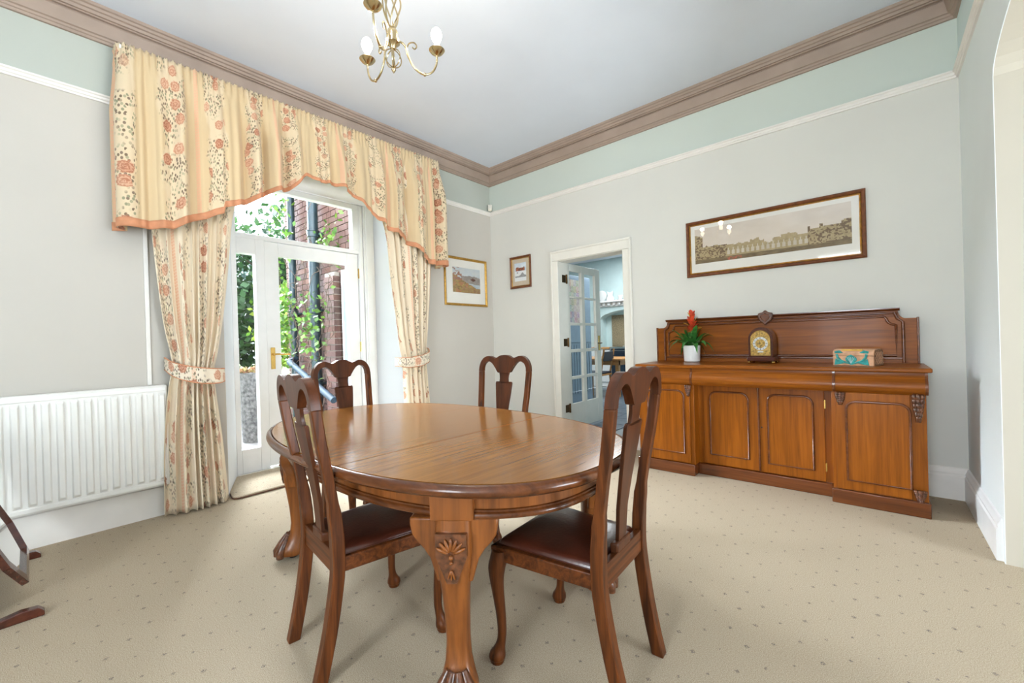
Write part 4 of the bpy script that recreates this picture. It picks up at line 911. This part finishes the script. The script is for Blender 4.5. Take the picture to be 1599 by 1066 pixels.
def ruins(u, v):
    sky = lerp((212, 198, 182), (226, 215, 202), fbm(u * 9, v * 4)); sky = lerp(sky, (188, 174, 160), .5 * fbm(u * 5 + 3, v * 3 + 9) * v)
    top = .40 + .06 * (vno(u * 14, 3) > .5) + .05 * vno(u * 40, 1) - (.08 if .49 < u < .55 else 0)
    if u > .76: top = .5 + .16 * (u - .76) + .07 * (hsh(int(u * 40)) > .6)
    if u < .06: top = .82 - 2.5 * u * u * 10
    elif u < .24: top = .44 + .06 * vno(u * 90, 5)
    if v > top: return lin(sky)
    st = lerp((150, 130, 94), (192, 172, 132), fbm(u * 60, v * 30))
    if .24 < u < .76:
        ph = (u * 30) % 1; zz_ = abs(ph - .5)
        if zz_ < .22 and .16 < v < .33 - zz_ * .25: return lin(lerp((206, 196, 178), (188, 176, 156), hsh(int(u * 30))))
    if u > .76 or u < .24: st = lerp(st, (96, 72, 52), .75 * (vno(u * 150, v * 40) > .55))
    if v < .12: st = lerp((148, 128, 92), (98, 78, 54), fbm(u * 30, v * 40))
    if .24 < u < .34 and v < .1 and vno(u * 90, v * 60) > .5: st = (176, 96, 70)
    return lin(st)
picture('panorama_picture', 'long framed sepia panorama of ruined arches above the sideboard', 'back', 2.556, 3.857, 1.71, 2.226, .028, 'frame_brown', .012, 'mount_card', (.075, .085, .12, .075), ruins, (150, 44))
def lake(u, v):
    if v > .62 + .12 * fbm(u * 6, 2) - .1 * abs(u - .62): c_ = lerp((206, 206, 200), (178, 190, 200), fbm(u * 5, v * 6))
    elif v > .45 - .1 * u and u > .3: c_ = lerp((128, 118, 112), (170, 160, 150), fbm(u * 14, v * 14))
    else: c_ = lerp((158, 172, 180), (196, 202, 204), fbm(u * 8, v * 20))
    if .62 < u < .84 and abs(v - .55) < .07 * (1 - abs(u - .73) / .11): c_ = (96, 62, 48)
    if v < .68 - .62 * u + .1 * fbm(u * 9, v * 9): c_ = lerp((112, 82, 62), (190, 170, 92), fbm(u * 22, v * 22)); c_ = lerp(c_, (176, 116, 84), .7 * (vno(u * 16, v * 20) > .62))
    if v < .2 and u > .3: c_ = lerp((136, 92, 74), (170, 150, 86), fbm(u * 18, v * 24))
    if u < .34 and v > .5 and fbm(u * 14, v * 14) > .42 + .35 * (v - .5) + .4 * (u - .1): c_ = lerp((138, 96, 80), (170, 130, 110), fbm(u * 30, v * 30))
    return lin(c_)
picture('lake_picture', 'gilt framed watercolour of a lake beside the right curtain', 'left', -.84, -.115, 1.62, 2.222, .03, 'gilt', 0, 'mount_card', (.135, .12, .165, .125), lake, (60, 44))
def town(u, v):
    c_ = (232, 234, 234)
    if v > .55: c_ = lerp((232, 236, 240), (190, 206, 222), fbm(u * 6, v * 6))
    if .56 < v < .72 + .06 * (hsh(int(u * 14)) > .6) and .1 < u < .9: c_ = lerp((96, 72, 66), (204, 112, 76), hsh(int(u * 16), int(v * 18)))
    if .2 < v < .3 + .16 * math.exp(-((u - .68) / .14) ** 2) and u > .06: c_ = lerp((110, 110, 112), (206, 206, 206), fbm(u * 26, v * 26))
    if .2 < u < .3 and abs(v - .47) < .025: c_ = (140, 140, 140)
    return lin(c_)
picture('town_picture', 'small brown framed print of rooftops left of the kitchen doorway', 'back', .337, .677, 1.83, 2.236, .024, 'frame_brown', .01, 'mount_beige', (.07, .08, .09, .085), town, (36, 48))
ds = thing('alarm_sensor', 'small white alarm sensor in the corner above the picture rail', 'sensor', (.04, -.04, 2.9))
q = MB(); q.box(-.028, .028, -.016, .016, .028, .085); o = q.build('body', 'sensor_plastic', ds, bevel=.006); o.rotation_euler = (0, 0, PI / 4)
q = MB(); q.box(-.026, .026, -.026, .012, .0, .034); o = q.build('lens', 'candle_white', ds, bevel=.01); o.rotation_euler = (0, 0, PI / 4)

# ------------------------------------------------------------------ radiator
rd = thing('radiator', 'white ribbed panel radiator on the wall left of the curtains', 'radiator', (.07, -4.2, .22))
Y0, Y1, Z0, Z1 = -5.0, -3.475, .222, .93
q = MB(); q.box(.03, .09, Y0, Y1, Z0, Z1); q.build('panel', 'radiator_enamel', rd, world=True, bevel=.012, seg=3)
k = 0; y = Y1 - .035
while y > Y0 + .03:
    q = MB(); w0, w1 = .020, .0125
    zt, zb = Z1 - .05, Z0 + .045
    q.add([(.089, y - w0, zb), (.089, y + w0, zb), (.089, y + w0, zt), (.089, y - w0, zt), (.108, y - w1, zb + .02), (.108, y + w1, zb + .02), (.108, y + w1, zt - .02), (.108, y - w1, zt - .02)], [(0, 1, 2, 3), (4, 5, 6, 7), (0, 1, 5, 4), (1, 2, 6, 5), (2, 3, 7, 6), (3, 0, 4, 7)])
    q.build('rib', 'radiator_enamel', rd, world=True, smooth=0, bevel=.003); y -= .0605
MB().box(.0, .03, -4.6, -4.55, .3, .85).build('bracket', 'radiator_enamel', rd, world=True); MB().box(.0, .03, -3.65, -3.6, .3, .85).build('bracket', 'radiator_enamel', rd, world=True)
MB().box(.088, .096, Y0 + .01, Y1 - .01, Z1 - .042, Z1 - .012).build('top_rim', 'radiator_enamel', rd, world=True, bevel=.004)
MB().box(.088, .096, Y0 + .01, Y1 - .01, Z0 + .012, Z0 + .04).build('bottom_rim', 'radiator_enamel', rd, world=True, bevel=.004)

# ------------------------------------------------------------------ valance and curtains
VB = [(-3.708, 1.981), (-3.569, 1.99), (-3.436, 2.01), (-3.321, 2.09), (-3.131, 2.175), (-3.126, 2.222), (-3.036, 2.264), (-2.913, 2.33), (-2.821, 2.405), (-2.725, 2.449), (-2.657, 2.48), (-2.568, 2.576), (-2.511, 2.632), (-2.473, 2.63), (-2.338, 2.612), (-2.276, 2.615), (-2.177, 2.6), (-2.074, 2.565), (-1.997, 2.507), (-1.878, 2.421), (-1.765, 2.349), (-1.711, 2.32), (-1.558, 2.261), (-1.449, 2.198), (-1.278, 2.091), (-1.207, 2.035), (-.956, 2.025)]
vy, vz = [p[0] for p in VB], [p[1] for p in VB]
def sharp(v): return 1.2 * (abs(v) ** .75 if v > 0 else -abs(v) ** 1.3) 
def fold(u, seed, f):
    s_ = 0
    for k in range(4): s_ += math.sin(u * f * (1 + .37 * k) + seed * (k + 1.3) + 1.7 * math.sin(u * f * .23 + k)) / (1 + .5 * k)
    return s_ / 2.2
va = thing('valance', 'gathered floral valance with arched peach trimmed hem above the garden door', 'valance', (.1, -2.33, 2.0))
YL, YR = -3.69, -1.0
VC = .05
def val_path(s_):
    """arc position along return - rounded corner - front - corner - return -> (x, y, normal)"""
    q_ = PI / 2 * VC; st_ = .15 - VC; fr_ = (YR - YL) - 2 * VC; d = s_ * (2 * st_ + 2 * q_ + fr_)
    if d < st_: return (.03 + d, YL, (0, -1))
    d -= st_
    if d < q_: a = d / VC; return (.18 - VC + VC * math.sin(a), YL + VC - VC * math.cos(a), (math.sin(a), -math.cos(a)))
    d -= q_
    if d < fr_: return (.18, YL + VC + d, (1, 0))
    d -= fr_
    if d < q_: a = d / VC; return (.18 - VC + VC * math.cos(a), YR - VC + VC * math.sin(a), (math.cos(a), math.sin(a)))
    d -= q_; return (.18 - VC - d, YR, (0, 1))
TOTV = .3 + (YR - YL)
def val_pt(s_, v, off=0):
    x, y, nn = val_path(s_); zt = 3.205 + .02 * (y - YL) / (YR - YL); zb_ = float(np.interp(y, vy, vz))
    if y <= YL + 1e-6: zb_ = 1.985
    if y >= YR - 1e-6: zb_ = 2.03
    z = zt + (zb_ - zt) * v; dep = zt - z
    pencil = .011 * math.sin(s_ * TOTV * 2 * PI / .038 + 1.2 * math.sin(s_ * 60)) * max(0, 1 - dep / .15) * (1 + .5 * math.sin(dep * 150))
    big = .055 * sharp(fold(s_ * TOTV, 2.1, 27)) * min(1, max(0, dep - .05) / .35) + .008 * fold(s_ * TOTV, 5., 70) * min(1, max(0, dep - .06) / .1)
    d = pencil + big + .045 * min(1, dep / .5) * max(0, nn[0]) + off
    return (x + nn[0] * d, y + nn[1] * d + .012 * fold(s_ * TOTV, 8, 20) * min(1, dep / .4), z + .006 * math.sin(s_ * TOTV * 2 * PI / .016) * max(0, 1 - dep / .02))
MB().grid(lambda u, v: val_pt(u, v), 700, 40, lambda u, v: (u * TOTV * 1.5, 3.2 - v * 1.2)).build('cloth', 'floral_valance_warm_lit', va, world=True, smooth=80, solid=.003)
def trim_pt(u, v):
    p1 = val_pt(u, 1, .003); return (p1[0], p1[1], p1[2] + .05 * (1 - v) - .012)
MB().grid(lambda u, v: val_pt(u, 1 - .047 * (1 - v), .004), 500, 4).build('hem_trim', 'peach_trim', va, world=True, smooth=80, solid=.004)
MB().box(.0, .17, YL + .01, YR - .01, 3.17, 3.195).build('pelmet_board', 'white_gloss', va, world=True)
def curtain(name, label, edges, seed, nf, xb, back_amp):
    """edges: list of (z, y_outer, y_inner)"""
    zs = [e[0] for e in edges][::-1]; o_ = [e[1] for e in edges][::-1]; i_ = [e[2] for e in edges][::-1]
    ztop, zbot = edges[0][0], edges[-1][0]
    def P(u, v):
        z = ztop + (zbot - ztop) * v; a, b_ = float(np.interp(z, zs, o_)), float(np.interp(z, zs, i_))
        wdt = abs(b_ - a); amp = back_amp * (.45 + .55 * min(1, .30 / max(wdt, .05)))
        tie = math.exp(-((z - 1.06) / .16) ** 2)
        ph = u * nf * 2 * PI + 1.6 * math.sin(u * 9 + seed) + .8 * math.sin(u * 21 + 2 * seed) + .5 * math.sin(z * 1.3 + seed)
        d = amp * (1 - .45 * tie) * (math.sin(ph) + .3 * math.sin(2 * ph + seed))
        bulge = .05 * (1 - (2 * u - 1) ** 2) * (1 + .6 * tie)
        return (xb + d + bulge, a + (b_ - a) * u + .35 * amp * math.cos(ph) * (1 - tie), z)
    t = thing(name, label, 'curtain', (xb, (edges[-1][1] + edges[-1][2]) / 2, zbot))
    MB().grid(P, 40 * nf // 2, 70, lambda u, v: (u * 1.5 + seed * .37, ztop + (zbot - ztop) * v)).build('drape', 'floral_cotton', t, world=True, smooth=80, solid=.003)
    return t
sm = lambda pts_: [tuple(p) for p in cr(pts_, 6)]
curtain('curtain', 'floral curtain beside the radiator, tied back, reaching the carpet', sm([(3.1, -3.6, -2.8), (2.5, -3.57, -2.96), (2.2, -3.55, -3.035), (1.8, -3.525, -3.075), (1.4, -3.49, -3.12), (1.15, -3.455, -3.165), (1.03, -3.45, -3.19), (.9, -3.47, -3.185), (.5, -3.5, -3.15), (.012, -3.51, -3.12)]), 1.3, 8, .10, .030)
curtain('curtain', 'floral curtain beside the gilt framed lake picture, tied back', sm([(3.1, -1.1, -2.0), (2.6, -1.1, -1.79), (2.3, -1.1, -1.69), (1.9, -1.12, -1.65), (1.5, -1.16, -1.6), (1.15, -1.205, -1.555), (1.03, -1.22, -1.53), (.9, -1.22, -1.525), (.5, -1.19, -1.51), (.012, -1.14, -1.5)]), 4.1, 7, .10, .030)
def tieback(label, yo, yi, sag):
    t = thing('curtain_tieback', label, 'tieback', (.1, (yo + yi) / 2, 1.0))
    def P(u, v):
        a = PI * u; y = (yo + yi) / 2 + (yo - yi) / 2 * math.cos(a) * 1.05; x = .035 + .2 * math.sin(a) ** .6
        z0_ = 1.12 - .10 * u * (1 if sag > 0 else 0) - .10 * (1 - u) * (0 if sag > 0 else 0) - .05 * math.sin(a) * .6
        return (x + .006 * math.sin(a * 9), y, z0_ - (.085 + .025 * math.sin(a)) * v)
    MB().grid(P, 60, 8, lambda u, v: (u * .7 + yo, v * .12)).build('band', 'floral_tieback', t, world=True, smooth=80, solid=.005)
    for v in (0, 1): MB().tube([P(u, v) for u in np.linspace(0, 1, 40)], .0045, 6).build('piping', 'peach_trim', t, world=True)
    MB().tube([(.0, yo, 1.09), (.04, yo, 1.09), (.045, yo, 1.11)], .005, 6).build('hook', 'brass', t, world=True)
tieback('floral tieback around the curtain beside the radiator', -3.47, -3.14, 1)
tieback('floral tieback around the curtain beside the lake picture', -1.2, -1.56, 1)

# ------------------------------------------------------------------ chandelier
CX, CY = 2.093, -2.889
cl = thing('chandelier', 'three-arm antique brass chandelier with open twisted cage stem', 'chandelier', (CX, CY, 2.52))
def CL(q, name, mat, parent=cl, **k): return q.build(name, mat, parent, world=True, **k)
CL(MB().lathe([(.0, HC), (.055, HC), (.05, HC - .02), (.02, HC - .035), (.012, HC - .05), (.0, HC - .05)], (CX, CY, 0), 24), 'ceiling_rose', 'antique_brass', smooth=50)
CL(MB().tube([(CX, CY, HC - .04), (CX, CY, 3.02)], .005, 8), 'rod', 'antique_brass')
for k in range(6):
    a0 = k * PI / 3; pts_ = []
    for t in np.linspace(0, 1, 16):
        a = a0 + t * 2.2; r_ = .008 + .036 * math.sin(PI * t) ** .8; pts_.append((CX + r_ * math.cos(a), CY + r_ * math.sin(a), 2.745 + .27 * t))
    CL(MB().tube(pts_, .0042, 6), 'cage_wire', 'antique_brass')
CL(MB().lathe([(.0, 2.755), (.014, 2.755), (.016, 2.742), (.024, 2.735), (.027, 2.72), (.027, 2.69), (.034, 2.685), (.034, 2.672), (.02, 2.66), (.012, 2.642), (.0, 2.642)], (CX, CY, 0), 24), 'hub', 'antique_brass', smooth=40)
CL(MB().tube([(CX, CY, 2.645), (CX, CY, 2.56), (CX, CY, 2.548)], [.006, .007, .005], 8), 'drop_rod', 'antique_brass')
for k in range(3):
    a = k * PI / 3 + .3; CL(MB().tube([(CX + .042 * math.sin(t) * math.cos(a), CY + .042 * math.sin(t) * math.sin(a), 2.597 + .045 * math.cos(t)) for t in np.linspace(0, 2 * PI, 24, endpoint=False)], .0028, 6, closed=True), 'orb_ring', 'antique_brass')
CL(MB().lathe([(.0, 2.55), (.007, 2.549), (.012, 2.54), (.007, 2.53), (.0, 2.52)], (CX, CY, 0), 12), 'finial', 'antique_brass')
for k, deg in enumerate((63.0, -177.4, -56.0)):
    a = math.radians(deg); dx, dy = math.cos(a), math.sin(a)
    A_ = lambda r_, z: (CX + dx * r_, CY + dy * r_, z)
    arm = CL(MB().tube([tuple(p) for p in cr([A_(.025, 2.69), A_(.05, 2.682), A_(.066, 2.66), A_(.075, 2.62), A_(.105, 2.57), A_(.15, 2.548), A_(.195, 2.57), A_(.219, 2.62), A_(.222, 2.67)], 5)], .0052, 8), 'arm', 'antique_brass', smooth=60)
    CL(MB().tube([tuple(p) for p in cr([A_(.066, 2.66), A_(.08, 2.69), A_(.105, 2.70), A_(.118, 2.685), A_(.108, 2.668), A_(.095, 2.675)], 5)], .0035, 6), 'scroll', 'antique_brass', arm)
    c_ = A_(.155, 2.548); CL(MB().ell(c_, .009, .009, .009), 'knop', 'antique_brass', arm)
    c_ = A_(.222, 0)
    CL(MB().lathe([(.006, 2.66), (.014, 2.664), (.03, 2.674), (.041, 2.688), (.039, 2.69), (.016, 2.684), (.0, 2.684)], c_, 24), 'drip_pan', 'antique_brass', arm, smooth=40)
    CL(MB().lathe([(.0, 2.69), (.012, 2.69), (.012, 2.722), (.0, 2.722)], c_, 16), 'candle_sleeve', 'candle_white', arm, smooth=40)
    CL(MB().lathe([(.0, 2.715), (.011, 2.717), (.014, 2.728), (.024, 2.746), (.028, 2.766), (.023, 2.788), (.011, 2.801), (.0, 2.803)], c_, 20), 'bulb', 'bulb_glow', arm, smooth=80)
    ld = bpy.data.lights.new('bulb_light', 'POINT'); ld.energy = 5; ld.color = (1, .9, .76); ld.shadow_soft_size = .03
    lo = bpy.data.objects.new('bulb_light', ld); C.objects.link(lo); lo.location = (c_[0], c_[1], 2.83)

ul = thing('added_floor_lamp', 'tall brass uplighter floor lamp, unseen and added as a body for the fill light', 'lamp', (3.6, -5.6, 0))  # unseen lamp body, added to carry the upward fill
MB().lathe([(.0, 0), (.15, 0), (.15, .015), (.03, .035), (.0, .035)], n=24).build('base', 'antique_brass', ul, smooth=40)
MB().tube([(0, 0, .03), (0, 0, 1.72)], .013, 10).build('pole', 'antique_brass', ul)
MB().lathe([(.02, 1.70), (.18, 1.74), (.30, 1.80), (.38, 1.86), (.37, 1.86), (.28, 1.805), (.0, 1.76)], n=32).build('bowl', 'antique_brass', ul, smooth=40)
# ------------------------------------------------------------------ mirror stand at the left edge
ms_ = thing('mirror_stand', 'dark wooden trestle stand with tilted cut-corner mirror beside the radiator', 'mirror', (.61, -4.45, 0))
for x in (.2, 1.02):
    fp = [(-4.09, 0), (-4.09, .02), (-4.11, .04), (-4.16, .045), (-4.25, .03), (-4.36, .05), (-4.45, .1), (-4.54, .05), (-4.65, .03), (-4.74, .045), (-4.79, .04), (-4.81, .02), (-4.81, 0)]
    f_ = MB().prism(fp, YZ, x - .02, x + .02).build('foot', 'dark_mahogany', ms_, world=True, tri=True, bevel=.004)
    MB().box(x - .02, x + .02, -4.47, -4.43, .06, .95).build('post', 'dark_mahogany', ms_, world=True, bevel=.006)
MB().box(.2, 1.02, -4.465, -4.435, .12, .17).build('stretcher', 'dark_mahogany', ms_, world=True, bevel=.005)
# tilted plane: bottom swings forward
def MP(x, s_, d=0):
    """x across, s along the tilted height, d out of the face"""
    n_ = Vector((0, .93, .37)); t_ = Vector((0, -.37, .93)); p = Vector((x, -4.145, .10)) + t_ * s_ + n_ * d; return tuple(p)
oc = [(.36, .0), (.86, .0), (.98, .14), (.98, .62), (.86, .76), (.36, .76), (.24, .62), (.24, .14)]
oi = [(.61 + (x - .61) * .9, .38 + (s_ - .38) * .92) for x, s_ in oc]
for k in range(8):
    a, b_, c_, d = oc[k], oc[(k + 1) % 8], oi[(k + 1) % 8], oi[k]
    MB().loft([[MP(*a, -.012), MP(*a, .012), MP(*d, .016), MP(*d, -.012)], [MP(*b_, -.012), MP(*b_, .012), MP(*c_, .016), MP(*c_, -.012)]]).build('frame_bar', 'dark_mahogany', ms_, world=True, smooth=0)
MB().prism(oi, lambda p, t: MP(p[0], p[1], t), -.002, .003).build('mirror_glass', 'mirror_glass', ms_, world=True, smooth=0)
MB().prism(oi, lambda p, t: MP(p[0], p[1], t), -.014, -.004).build('backboard', 'dark_mahogany', ms_, world=True, smooth=0)

# ------------------------------------------------------------------ outside
GZ = -.1
struct(MB().box(-40, -.55, -30, 30, GZ - .2, GZ).build('ground_lawn', 'lawn', smooth=0), 'lawn outside')
st = struct(MB().box(-3.4, -.58, -5, -1.4, GZ, GZ + .02).build('ground_terrace', 'grout', smooth=0), 'terrace bed outside the garden door')
me1 = None
for i in range(6):
    for j in range(7):
        x, y = -.82 - .46 * i, -4.5 + .46 * j
        if me1 is None: o = MB().box(-.222, .222, -.222, .222, 0, .03).build('paving_slab', 'paving', st, bevel=.006); me1 = o.data
        else: o = bpy.data.objects.new('paving_slab', me1); C.objects.link(o); o.parent = st
        o.location = (x, y, GZ + .02 + .004 * hsh(i, j))
# brick wing wall running away from the door, flush with its right side
bw = thing('brick_wing', 'red brick house wing wall outside the garden door', 'wall', (-1.6, -1.5, GZ))
MB().box(-2.55, -.6, -1.625, -1.2, GZ, 4.3).build('mortar_core', 'mortar', bw, world=True, smooth=0)
bm0 = {}
def brick(x, z, ln, y0=-1.64):
    key = round(ln, 3)
    if key not in bm0: bm0[key] = MB().box(-ln / 2, ln / 2, 0, .03, -.0325, .0325).build('brick', 'brick', bw, smooth=0); o = bm0[key]
    else: o = bpy.data.objects.new('brick', bm0[key].data); C.objects.link(o); o.parent = bw
    o.location = (x + 1.6, y0 + 1.5 + .003 * (hsh(x * 31, z * 17) - .5), z - GZ); return o
nb = 0; zc = .02; row = 0; rest = MB()
while zc < 4.25:
    ln = .215 if row % 2 == 0 else .1025; step = ln + .01
    x = -2.55 + ln / 2 + (.0 if row % 2 == 0 else .0)
    if row % 6 in (1,): seq = .1025
    else: seq = .215
    step = seq + .01; x = -2.55 + seq / 2 - (.056 if row % 2 else 0)
    while x < -.62:
        if .3 < zc < 2.95 and nb < 298 and x - seq / 2 > -2.56: brick(x, zc, seq); nb += 1
        else: rest.box(max(-2.55, x - seq / 2), min(-.6, x + seq / 2), -1.64, -1.61, zc - .0325, zc + .0325)
        x += step
    zc += .075; row += 1
zq = .02
while zq < 4.25:   # quoin end facing the garden
    for k in range(3): rest.box(-2.565, -2.54, -1.63 + .14 * k, -1.5 + .14 * k, zq - .0325, zq + .0325)
    zq += .075
o = rest.build('brickwork', 'brick', bw, world=True, smooth=0); o['kind'] = 'stuff'
# brick pier beside the door
bp_ = thing('brick_pier', 'narrow brick pier beside the garden door glass', 'pier', (-1.02, -1.7, GZ))
MB().box(-1.2, -.96, -1.715, -1.65, GZ, 2.05).build('mortar_core', 'mortar', bp_, world=True, smooth=0)
zc = .02; row = 0; pm_ = {}
while zc < 2.03:
    if row % 2: parts_ = [(-1.14, .115), (-1.015, .115)]
    else: parts_ = [(-1.0775, .24)]
    for x, ln in parts_:
        if ln not in pm_: o = MB().box(-ln / 2, ln / 2, 0, .08, -.0325, .0325).build('brick', 'brick', bp_, smooth=0); pm_[ln] = o.data
        else: o = bpy.data.objects.new('brick', pm_[ln]); C.objects.link(o); o.parent = bp_
        o.location = (x + 1.02, -1.73 + 1.7, zc - GZ)
    zc += .075; row += 1
ps = thing('frame_post', 'pale blue grey painted post beside the brick pier', 'post', (-.85, -1.66, GZ))
MB().box(-.9, -.8, -1.665, -1.645, GZ, 2.06).build('post', 'kitchen_grey_blue', ps, world=True, bevel=.006)
MB().box(-.88, -.85, -1.672, -1.665, GZ, 2.06).build('face_strip', 'white_gloss', ps, world=True, bevel=.003)
def downpipe(name, label, x, r_, y, mat):
    t = thing(name, label, 'pipe', (x, y, GZ))
    MB().tube([(x, y, GZ), (x, y, 4.2)], r_, 14).build('pipe', mat, t, world=True)
    for z in (.7, 1.62, 2.58, 3.5):
        MB().lathe([(r_, z - .04), (r_ * 1.18, z - .035), (r_ * 1.18, z + .03), (r_ * 1.28, z + .035), (r_ * 1.28, z + .045), (r_, z + .05)], (x, y, 0), 14).build('collar', mat, t, world=True)
        MB().box(x - r_ * 1.6, x + r_ * 1.6, y + r_ * .6, -1.62, z - .012, z + .012).build('bracket', mat, t, world=True)
downpipe('downpipe', 'thick dark teal downpipe on the brick wing', -1.45, .062, -1.73, 'pipe_teal')
downpipe('downpipe', 'thin dark teal downpipe near the garden corner of the wing', -2.13, .048, -1.72, 'pipe_teal')
wp = thing('waste_pipe', 'bright teal waste pipe sloping down across the brick wing', 'pipe', (-1.8, -1.84, .5))
MB().tube([(-2.016, -1.84, .97), (-.8, -1.84, .545)], .038, 14).build('pipe', 'pipe_teal_bright', wp, world=True)
MB().tube([(-2.016, -1.84, .97), (-2.1, -1.72, 1.0)], .04, 12).build('elbow', 'pipe_teal_bright', wp, world=True)
MB().tube([(-1.42, -1.84, .762), (-1.36, -1.84, .741)], .05, 14).build('collar', 'pipe_teal_bright', wp, world=True)
MB().lathe([(.0, 0), (.06, 0), (.06, .05), (.045, .06), (.0, .06)], (-1.5, -1.85, .55), 16, 'y').build('drain_cap', 'pipe_teal', wp, world=True)
# log planter
lg = thing('log_planter', 'weathered grey log planter topped with dry leaves on the terrace', 'planter', (-2.3, -2.16, GZ + .05))
rings = []
for z in np.linspace(0, .9, 12):
    rings.append([((.16 + .03 * (z / .9) + .012 * hsh(k * 3.1)) * math.cos(2 * PI * k / 28), (.16 + .03 * (z / .9) + .012 * hsh(k * 3.1)) * math.sin(2 * PI * k / 28), z) for k in range(28)])
MB().loft(rings).build('log', 'weathered_log', lg, smooth=25)
def leaves(n_, fn, size, seed=1, hang=.3):
    g = np.random.default_rng(seed); q = MB(); vs = []; fs = []
    for i in range(n_):
        p = Vector(fn(g)); s_ = size * g.uniform(.6, 1.3); a = Vector(g.normal(size=3)).normalized(); b_ = a.cross(Vector(g.normal(size=3))).normalized()
        o_ = len(vs); vs += [tuple(p), tuple(p + a * s_ * .5 + b_ * s_ * .32), tuple(p + a * s_), tuple(p + a * s_ * .5 - b_ * s_ * .32)]; fs.append((o_, o_ + 1, o_ + 2, o_ + 3))
    return q.add(vs, fs)
lv = leaves(220, lambda g: (.19 * math.sqrt(g.uniform()) * math.cos(t := g.uniform(0, 6.28)), .19 * math.sqrt(g.uniform()) * math.sin(t), .89 + .06 * g.uniform()), .07, 3)
o = lv.build('dry_leaves', 'leaf_dry', lg, smooth=0); o['kind'] = 'stuff'
# climbing plant on the wing
vn = thing('climbing_plant', 'leafy creeper climbing over the downpipes and bricks', 'plant', (-2.0, -1.75, GZ))
gv = np.random.default_rng(11); stems = []
for k in range(12):
    x, z = -2.45 + .12 * k, .1 if k % 2 else 1.0; p = [(x, -1.70, z)]
    for i in range(12):
        x += gv.normal(0, .07) + .03; z += gv.uniform(.05, .24); p.append((min(-.95, x), -1.72 - gv.uniform(0, .16), z))
    stems.append(p); MB().tube([tuple(v) for v in cr(p, 3)], .004, 5).build('stem', 'bark', vn, world=True)
def vine_leaf(g):
    zone = g.uniform()
    if zone < .62: c_ = (-2.25 + g.normal(0, .2), -1.78 - abs(g.normal(0, .1)), 1.62 + g.normal(0, .26))
    elif zone < .8: c_ = (-1.35 + g.normal(0, .16), -1.80 - abs(g.normal(0, .05)), 1.45 + g.normal(0, .22))
    elif zone < .9: c_ = (-2.2 + g.normal(0, .15), -1.75 - abs(g.normal(0, .1)), 2.75 + g.normal(0, .25))
    else: c_ = (-1.1 + g.normal(0, .2), -1.7 - abs(g.normal(0, .04)), 2.45 + g.normal(0, .12))
    return c_
o = leaves(650, vine_leaf, .075, 5).build('foliage', 'leaf_vine', vn, world=True, smooth=0); o['kind'] = 'stuff'
# hanging branch seen through the top light
hb = thing('overhanging_branch', 'leafy branch hanging in front of the sky in the top light', 'branch', (-2.6, -2.9, 2.5))
for k in range(5):
    MB().tube([tuple(v) for v in cr([(-3.0, -4.2 + .2 * k, 3.9), (-2.8, -3.5 + .2 * k, 3.3 + .1 * k), (-2.6, -2.95 + .2 * k, 2.95 + .12 * k), (-2.5, -2.6 + .14 * k, 2.8 + .1 * k)], 4)], .01, 6).build('twig', 'bark', hb, world=True)
o = leaves(420, lambda g: (-2.6 + g.normal(0, .2), -2.75 + g.normal(0, .3) - .1, 3.0 + g.normal(0, .17)), .1, 8).build('foliage', 'leaf_dark', hb, world=True, smooth=0); o['kind'] = 'stuff'
# trees and shrubs beyond
def tree(name, label, x, y, h, r_, mat, n_, size, seed, trunk=True, low=.35):
    t = thing(name, label, 'tree' if trunk else 'shrub', (x, y, GZ), 0, 'garden planting')
    g = np.random.default_rng(seed)
    if trunk:
        MB().tube([tuple(v) for v in cr([(0, 0, 0), (.08, .05, h * .3), (-.06, .1, h * .6), (.05, 0, h * .9)], 4)], [.13 - .1 * i / 12 for i in range(13)], 8).build('trunk', 'bark', t)
        for k in range(5):
            a = k * 1.3; MB().tube([(0, 0, h * (.3 + .1 * k)), (math.cos(a) * r_ * .6, math.sin(a) * r_ * .6, h * (.45 + .1 * k))], [.04, .012], 6).build('branch', 'bark', t)
    blobs = [(g.normal(0, r_ * .45), g.normal(0, r_ * .45), h * (low + (1 - low) * g.uniform()) * .95) for _ in range(16)]
    def fn(gg):
        b_ = blobs[int(gg.integers(16))]; d = Vector(gg.normal(size=3)).normalized() * r_ * .42 * gg.uniform(.6, 1.1); return (b_[0] + d.x, b_[1] + d.y, max(.05, b_[2] + d.z))
    o_ = leaves(n_, fn, size, seed + 1).build('foliage', mat, t, smooth=0); o_['kind'] = 'stuff'
tree('garden_tree', 'dark evergreen tree at the back of the garden behind the side light', -9.5, .6, 4.6, 2.0, 'leaf_dark', 5200, .22, 21)
tree('garden_tree', 'pale blue green conifer beyond the lawn', -13, 2.6, 5.0, 2.2, 'leaf_blue', 5200, .24, 31)
tree('garden_tree', 'bright sunlit yellow green tree behind the log planter', -7.2, .35, 2.8, 1.1, 'leaf_bright', 3600, .14, 41)
tree('garden_tree', 'tall dark tree at the left side of the garden', -8.5, -3.2, 4.4, 2.0, 'leaf_dark', 5000, .22, 51)
tree('garden_shrub', 'dense dark shrub along the back hedge line', -11, 3.2, 2.2, 1.8, 'leaf_dark', 4200, .18, 61, False, .05)
tree('garden_shrub', 'low dark shrub left of the yellow green tree', -10, -.8, 1.9, 1.8, 'leaf_dark', 4200, .18, 71, False, .05)
tree('garden_shrub', 'bright low shrub at the edge of the lawn', -8.6, 1.9, 1.2, 1.0, 'leaf_bright', 2400, .13, 81, False, .05)
